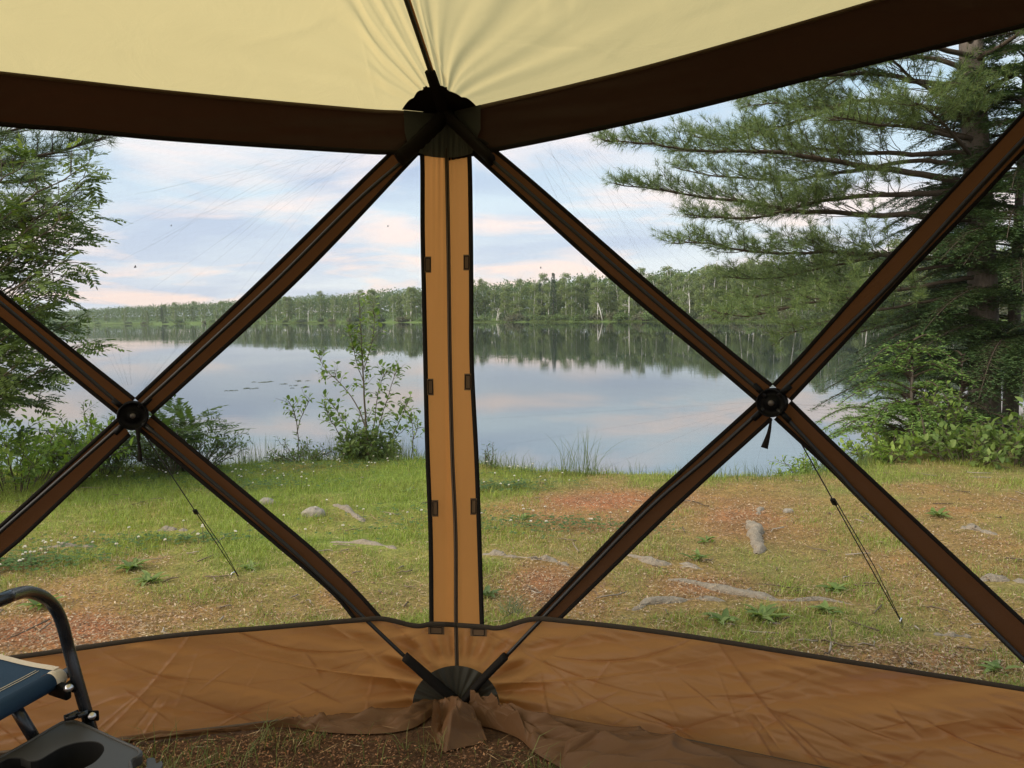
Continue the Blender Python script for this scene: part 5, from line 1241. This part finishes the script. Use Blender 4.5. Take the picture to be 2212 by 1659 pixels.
mb = MB(); n = 30000; t = -.62 + 1.4 * r_.random(n); D_ = shore_y(t * 1000, np.full(n, 1000.)); y = D_ - 1.6 + 3.0 * r_.random(n); x = t * y; cl = vn(t * 60, 1.5, 51); k = (cl > -.1); x, y = x[k], y[k]; n = len(x)
P = np.stack([x, y, np.maximum(gz(x, y), WATER_Z) - .02], 1); V, Fc = quadleafVF(P, np.array([[0, 0, 1.]]) + .25 * r_.normal(size=(n, 3)), r_.normal(size=(n, 3)), .35 + .5 * r_.random(n), .16); mb.add(V, Fc, np.repeat(vcol([(.09, .13, .04), (.15, .19, .06)], n, 1), 4, 0))
o = mb.build('shore_grass', M['grass']); tag(o, 'pale green sedge fringe along the far waterline', 'sedge', None, 'stuff')

# flies resting on the netting
for bx, by, s, lab in ((292, 576, .0045, 'fly clinging to the left netting above the tent hub'), (370, 487, .0025, 'tiny fly on the left netting, higher up'), (838, 488, .003, 'tiny fly on the netting beside the upper left pole'), (1168, 578, .003, 'tiny fly on the right netting above the far wood')):
    c = tp(np.array(float(bx)), np.array(float(by)), .004); mb = MB(); V, Fc = disc(np.zeros(3), np.array([.2, 0, 1.]), np.array([1., 0, 0]), np.array([0, 1., 0]), [(.0001, -s), (s * .4, -s * .6), (s * .45, 0), (s * .3, s * .6), (s * .32, s * .8), (.0001, s * 1.1)], 10); mb.add(V, Fc)
    for sg in (-1, 1): V, Fc = quadleafVF(np.array([[0, 0, s * .4]]), np.array([[sg * .8, .1, -1.]]), np.array([[0, 1., .2]]), s * 1.6, s * .5); mb.add(V, Fc)
    o = mb.build('fly', M['fly'], None, True); o.location = c; tag(o, lab, 'fly', 'flies on the netting')

# ------------------------------------------------------------------ folding chair with side tray
def arr(*p): return np.array([np.asarray(q, float) for q in p])
A0 = on_plane(np.array(128.), np.array(1463.), .52); fwd = np.array([.267, .964, 0]); lft = np.array([-.895, .446, 0]); lft /= np.linalg.norm(lft)
gA = np.array([A0[0] - .25, A0[1] - .2, 0]); gA[2] = float(gz(gA[0], gA[1]))
CH = thing('camp_chair', 'folding camp chair with navy canvas seat, black tube frame and grey cup tray in the tent corner of the view', 'chair', gA)
CH['label'] = 'folding camp chair with navy canvas seat, black tube frame and grey cup tray'
def cpart(name, V, Fc, m, parent=None, smooth=True):
    o = link(name, npmesh(name, V, Fc, smooth), m); o.parent = parent or CH
    if parent is None: o.matrix_parent_inverse = Matrix.Translation(-CH.location)
    return o
LP3 = [(311, 1954, 1.60), (250, 1755, 1.60), (205, 1602, 1.59), (185, 1533, 1.585), (163, 1456, 1.58), (148, 1400, 1.58), (138, 1360, 1.57), (127, 1328, 1.56), (110, 1303, 1.535), (87, 1286, 1.49), (56, 1279, 1.43), (22, 1287, 1.355), (0, 1296, 1.31)]
loop = arr(*[at(float(x), float(y), d) for x, y, d in LP3]); loop[0, 2] = float(gz(loop[0, 0], loop[0, 1])) + .01
e = loop[-1]; back = -fwd
more = arr(e + back * .16 + [0, 0, .004], e + back * .30, e + back * .36 + [0, 0, -.02], e + back * .385 + [0, 0, -.07], e + back * .37 + [0, 0, -.3], e + back * .36 + [0, 0, -.74])
more[-1, 2] = float(gz(more[-1, 0], more[-1, 1])) + .01
side = smooth_line(np.vstack([loop, more]), 140)
V, Fc = tubeVF(side, .0118, 14); cpart('side_frame', V, Fc, M['chairframe'])
V2 = V + lft * .56; cpart('side_frame', V2, Fc, M['chairframe'])
# seat between two rails
B0 = on_plane(np.array(-14.), np.array(1540.), .52); rd = (B0 - A0) / np.linalg.norm(B0 - A0); RL = .44
def seat_pt(u, v): 
    P = A0 + rd * RL * v[..., None] + lft * .47 * u[..., None]; P[..., 2] += .019 - .012 * np.sin(np.pi * np.clip(u, 0, 1)) - 0 * v + .003 * fbm(u * 4, v * 4, 3, 3); return P
u, v = np.meshgrid(np.linspace(.012, .99, 40), np.linspace(.0, 1, 30), indexing='ij')
seat = cpart('seat', seat_pt(u, v).reshape(-1, 3), gridF(40, 30), M['blue'])
for kk in (0, 1):
    o_ = lft * .47 * kk
    V, Fc = tubeVF(arr(A0 + o_ + rd * .022, A0 + o_ + rd * .2, A0 + o_ + rd * RL), [.0185, .019, .0185], 20, 1.0); cpart('seat_hem', V, Fc, M['blue'], seat)
    V, Fc = tubeVF(arr(A0 + o_ - rd * .004, A0 + o_ + rd * .0, A0 + o_ + rd * .018, A0 + o_ + rd * .023), [.0165, .0192, .0198, .0188], 20); cpart('hem_end', V, Fc, M['cream'], seat)
    V, Fc = tubeVF(arr(A0 + o_ - rd * .03, A0 + o_ + rd * (RL + .02)), .011, 12); cpart('seat_rail', V, Fc, M['chairframe'])
us = np.linspace(.0, 1, 30); q = np.stack([seat_pt(us, np.full(30, -.006)), seat_pt(us, np.full(30, .030))], 1); q[..., 2] += .0018
cpart('piping', q.reshape(-1, 3), gridF(30, 2), M['cream'], seat)
for uu in (.075, .095):
    vs_ = np.linspace(.05, 1, 30); q = seat_pt(np.full(30, uu), vs_); q[:, 2] += .0012; V, Fc = tubeVF(q, .0009, 5); cpart('stitching', V, Fc, M['cream'], seat)
# bracket and bolt that carry the rail
c = at(148., 1487., 1.575); leg_ = at(160., 1484., 1.582)
V, Fc = boxVF(at(128., 1490., 1.565), .062, .016, .030, lft * -1, rd, [0, 0, 1]); br = cpart('rail_bracket', V, Fc, M['blackplastic'], None, False); bv = br.modifiers.new('round', 'BEVEL'); bv.width = .005; bv.segments = 3
V, Fc = tubeVF(arr(at(146., 1487., 1.55), at(150., 1486., 1.535)), .0075, 14); cpart('bolt', V, Fc, M['steel'], br)
V, Fc = tubeVF(arr(at(150., 1486., 1.572), at(160., 1478., 1.576)), .013, 12); cpart('bushing', V, Fc, M['blackplastic'], br)
# crossing legs under the seat
V, Fc = tubeVF(arr(at(28., 1520., 1.50), at(72., 1592., 1.53), at(190., 1790., 1.60)), .0115, 12); cpart('cross_leg', V, Fc, M['chairframe'])
V, Fc = tubeVF(arr(A0 + lft * .47 + [0, 0, -.02], A0 + lft * .05 + rd * .3 + [0, 0, -.42]), .0115, 12); cpart('cross_leg', V, Fc, M['chairframe'])
# backrest, behind the edge of the picture
bp = e + back * .34; bq = bp + lft * .56
for s_ in (bp, bq):
    V, Fc = tubeVF(arr(s_, s_ + back * .05 + [0, 0, .36]), .0115, 12); cpart('back_post', V, Fc, M['chairframe'])
u, v = np.meshgrid(np.linspace(0, 1, 24), np.linspace(0, 1, 12), indexing='ij'); P = (bp + [0, 0, .16]) + lft * .56 * u[..., None] + np.array([0, 0, .2]) * v[..., None] + back * (.03 * v + .05 * np.sin(np.pi * u))[..., None]
cpart('backrest', P.reshape(-1, 3), gridF(24, 12), M['blue'])
# tray
ZT = .445
def plate(name, outline, holes, z, th, mat, parent=None, depth_h=None):
    bm = bmesh.new(); loops = []
    for pts in [outline] + holes:
        vs_ = [bm.verts.new(Vector(p)) for p in pts]; loops.append(vs_)
        for a, b in zip(vs_, vs_[1:] + vs_[:1]): bm.edges.new((a, b))
    bmesh.ops.triangle_fill(bm, use_beauty=True, use_dissolve=False, edges=bm.edges[:])
    r = bmesh.ops.extrude_face_region(bm, geom=bm.faces[:]); bmesh.ops.translate(bm, vec=(0, 0, -th), verts=[g_ for g_ in r['geom'] if isinstance(g_, bmesh.types.BMVert)])
    bmesh.ops.recalc_face_normals(bm, faces=bm.faces[:])
    me = bpy.data.meshes.new(name); bm.to_mesh(me); bm.free(); o = link(name, me, mat); o.parent = parent or CH
    if parent is None: o.matrix_parent_inverse = Matrix.Translation(-CH.location)
    b_ = o.modifiers.new('round', 'BEVEL'); b_.width = .0022; b_.segments = 2; b_.limit_method = 'ANGLE'; b_.angle_limit = R(50); return o
def closed(pts, n):
    P = np.array(pts, float); P = np.vstack([P, P[:1]]); return smooth_line(P, n + 1)[:-1]
def pol(pts, z, n): 
    q = closed(pts, n); return on_plane(q[:, 0], q[:, 1], z)
OUT = [(-60, 1668), (-20, 1644), (60, 1600), (125, 1562), (143, 1556), (154, 1554.5), (166, 1557), (185, 1565), (240, 1590), (296, 1615), (306, 1621), (308, 1628), (303, 1635), (292, 1640), (286, 1647), (287, 1656), (284, 1672), (240, 1730), (160, 1765), (60, 1750), (-40, 1705)]
HOLE = [(-40, 1662), (0, 1646), (18, 1637.5), (46, 1637), (62, 1643.5), (84, 1641), (107, 1628), (133, 1613.5), (166, 1603.5), (200, 1601), (217, 1605), (225, 1615), (221, 1629), (205, 1646), (184, 1658), (150, 1674), (104, 1690), (40, 1697), (-20, 1690), (-50, 1676)]
ot = pol(OUT, ZT, 150); ho = pol(HOLE, ZT, 110)
tray = plate('side_tray', ot, [ho], ZT, .016, M['grey'])
cen = ot.mean(0)
ins = cen + (ot - cen) * .955; ins[:, 2] = ZT + .0005; V, Fc = tubeVF(np.vstack([ins, ins[:2]]), .0026, 8); cpart('rim', V, Fc, M['grey'], tray)
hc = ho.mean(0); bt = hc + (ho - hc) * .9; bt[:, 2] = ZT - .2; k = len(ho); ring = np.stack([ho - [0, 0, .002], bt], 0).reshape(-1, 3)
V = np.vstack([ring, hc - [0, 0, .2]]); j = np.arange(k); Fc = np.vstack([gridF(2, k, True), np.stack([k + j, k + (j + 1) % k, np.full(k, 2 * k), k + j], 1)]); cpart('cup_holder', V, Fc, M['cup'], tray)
hk = pol([(316, 1644), (318, 1638.5), (325, 1636.5), (333, 1637.5), (336, 1643), (337, 1648), (341, 1648), (346, 1644), (350, 1645), (351, 1652), (347, 1660), (335, 1668), (312, 1672), (285, 1668), (283, 1660), (305, 1661), (316, 1656)], ZT - .012, 70)
plate('tray_hook', hk, [], ZT - .012, .012, M['grey'], tray)
# hinge that holds the tray to the leg
for (x0, y0, x1, y1, r_h) in ((140, 1553, 170, 1541, .008), (168, 1546, 190, 1540, .006)):
    V, Fc = tubeVF(arr(at(float(x0), float(y0), 1.555), at(float(x1), float(y1), 1.565)), r_h, 12); cpart('tray_hinge', V, Fc, M['chairframe'])
V, Fc = boxVF(at(198., 1546., 1.572), .030, .006, .022, [1, 0, 0], [0, 1, 0], [0, 0, 1]); o = cpart('hinge_plate', V, Fc, M['blackplastic'], None, False); b_ = o.modifiers.new('round', 'BEVEL'); b_.width = .008; b_.segments = 3
V, Fc = tubeVF(arr(at(199., 1547., 1.565), at(199., 1547., 1.556)), .0075, 14); cpart('bolt', V, Fc, M['steel'], o)
V, Fc = tubeVF(arr(at(183., 1560., 1.572), at(196., 1594., 1.576)), .0145, 14); cpart('leg_sleeve', V, Fc, M['blackplastic'])

# ------------------------------------------------------------------ light
SUN_EL, SUN_AZ = R(38), R(-118)     # azimuth from +Y towards +X
w = bpy.data.worlds.new('World'); scene.world = w; w.use_nodes = True
nt = w.node_tree; nt.nodes.clear()
out = nt.nodes.new('ShaderNodeOutputWorld'); bg = nt.nodes.new('ShaderNodeBackground'); nt.links.new(bg.outputs[0], out.inputs[0])
sky = nt.nodes.new('ShaderNodeTexSky'); sky.sky_type = 'NISHITA'; sky.sun_disc = False
sky.sun_elevation = SUN_EL; sky.sun_rotation = SUN_AZ; sky.air_density = 1.0; sky.dust_density = 2.0; sky.ozone_density = 1.2
tc = nt.nodes.new('ShaderNodeTexCoord'); sp = nt.nodes.new('ShaderNodeSeparateXYZ'); nt.links.new(tc.outputs['Generated'], sp.inputs[0])
def mth(op, a, b=None, c=None):
    n = nt.nodes.new('ShaderNodeMath'); n.operation = op
    for i, v in enumerate((a, b, c)):
        if v is None: continue
        if hasattr(v, 'links'): nt.links.new(v, n.inputs[i])
        else: n.inputs[i].default_value = v
    return n.outputs[0]
zc = mth('MAXIMUM', sp.outputs['Z'], 0.0)
den = mth('ADD', zc, .13)
cb = nt.nodes.new('ShaderNodeCombineXYZ'); nt.links.new(mth('DIVIDE', sp.outputs['X'], den), cb.inputs[0]); nt.links.new(mth('DIVIDE', sp.outputs['Y'], den), cb.inputs[1])
n1 = noise(nt, .62, 6, cb.outputs[0], .5, .35); n2 = noise(nt, 2.3, 6, cb.outputs[0], .55, .3)
mp = nt.nodes.new('ShaderNodeMapping'); mp.inputs['Location'].default_value = (3.1, 1.7, 0); mp.inputs['Scale'].default_value = (1.0, 1.0, 1); nt.links.new(cb.outputs[0], mp.inputs[0])
n3 = noise(nt, 1.05, 6, mp.outputs[0], .52, .4)
K = 1.0
grey = ramp(nt, n1.outputs['Fac'], [(.42, (0, 0, 0)), (.60, (1, 1, 1))])
pinkm = ramp(nt, n3.outputs['Fac'], [(.48, (0, 0, 0)), (.62, (1, 1, 1))])
hor = ramp(nt, zc, [(0.0, (1, 1, 1)), (.30, (.0, .0, .0))])
blue = mixc(nt, hor, lin(184, 216, 232), lin(228, 230, 232))
gcol = mixc(nt, hor, lin(152, 170, 204), lin(190, 200, 218))
pcol = mixc(nt, hor, lin(242, 238, 238), lin(255, 224, 206))
sc = mixc(nt, mth('MULTIPLY', grey, .8), blue, gcol)
sc = mixc(nt, mth('MULTIPLY', pinkm, .85), sc, pcol)
cl = nt.nodes.new('ShaderNodeVectorMath'); cl.operation = 'SCALE'; cl.inputs['Scale'].default_value = 10.8; nt.links.new(sc, cl.inputs[0])
fin = mixc(nt, .82, sky.outputs[0], cl.outputs[0])
zen = ramp(nt, zc, [(.28, (1, 1, 1)), (.80, (1.35, 1.3, 1.2))]); fin = mixc(nt, 1.0, fin, zen, 'MULTIPLY')
nt.links.new(fin, bg.inputs['Color']); bg.inputs['Strength'].default_value = .13
sd = bpy.data.lights.new('sun', 'SUN'); sd.energy = 5.0; sd.angle = R(75); sd.color = (1, .86, .70)
so = bpy.data.objects.new('sun', sd); COL.objects.link(so)
dv = Vector((math.sin(SUN_AZ) * math.cos(SUN_EL), math.cos(SUN_AZ) * math.cos(SUN_EL), math.sin(SUN_EL)))
so.rotation_euler = dv.to_track_quat('Z', 'Y').to_euler(); so.location = (0, 0, 30)
vs = scene.view_settings; vs.view_transform = 'Standard'; vs.look = 'None'; vs.exposure = 0.0; vs.gamma = 1.0
scene.cycles.max_bounces = 8; scene.cycles.transparent_max_bounces = 8; scene.cycles.diffuse_bounces = 4; scene.cycles.transmission_bounces = 6; scene.cycles.glossy_bounces = 3
scene.cycles.sample_clamp_indirect = 6
scene.cycles.use_denoising = True

# ------------------------------------------------------------------ air
m, nt, out = newmat('haze'); pv = nt.nodes.new('ShaderNodeVolumePrincipled'); pv.inputs['Density'].default_value = .00016; pv.inputs['Color'].default_value = (.86, .91, .96, 1); pv.inputs['Anisotropy'].default_value = .2
nt.links.new(pv.outputs[0], out.inputs['Volume'])
V, Fc = boxVF((0, 0, 12), 2720, 2720, 40); hz = link('haze', npmesh('haze', V, Fc), m); tag(hz, kind='stuff'); hz['label'] = 'thin evening haze over the lake'
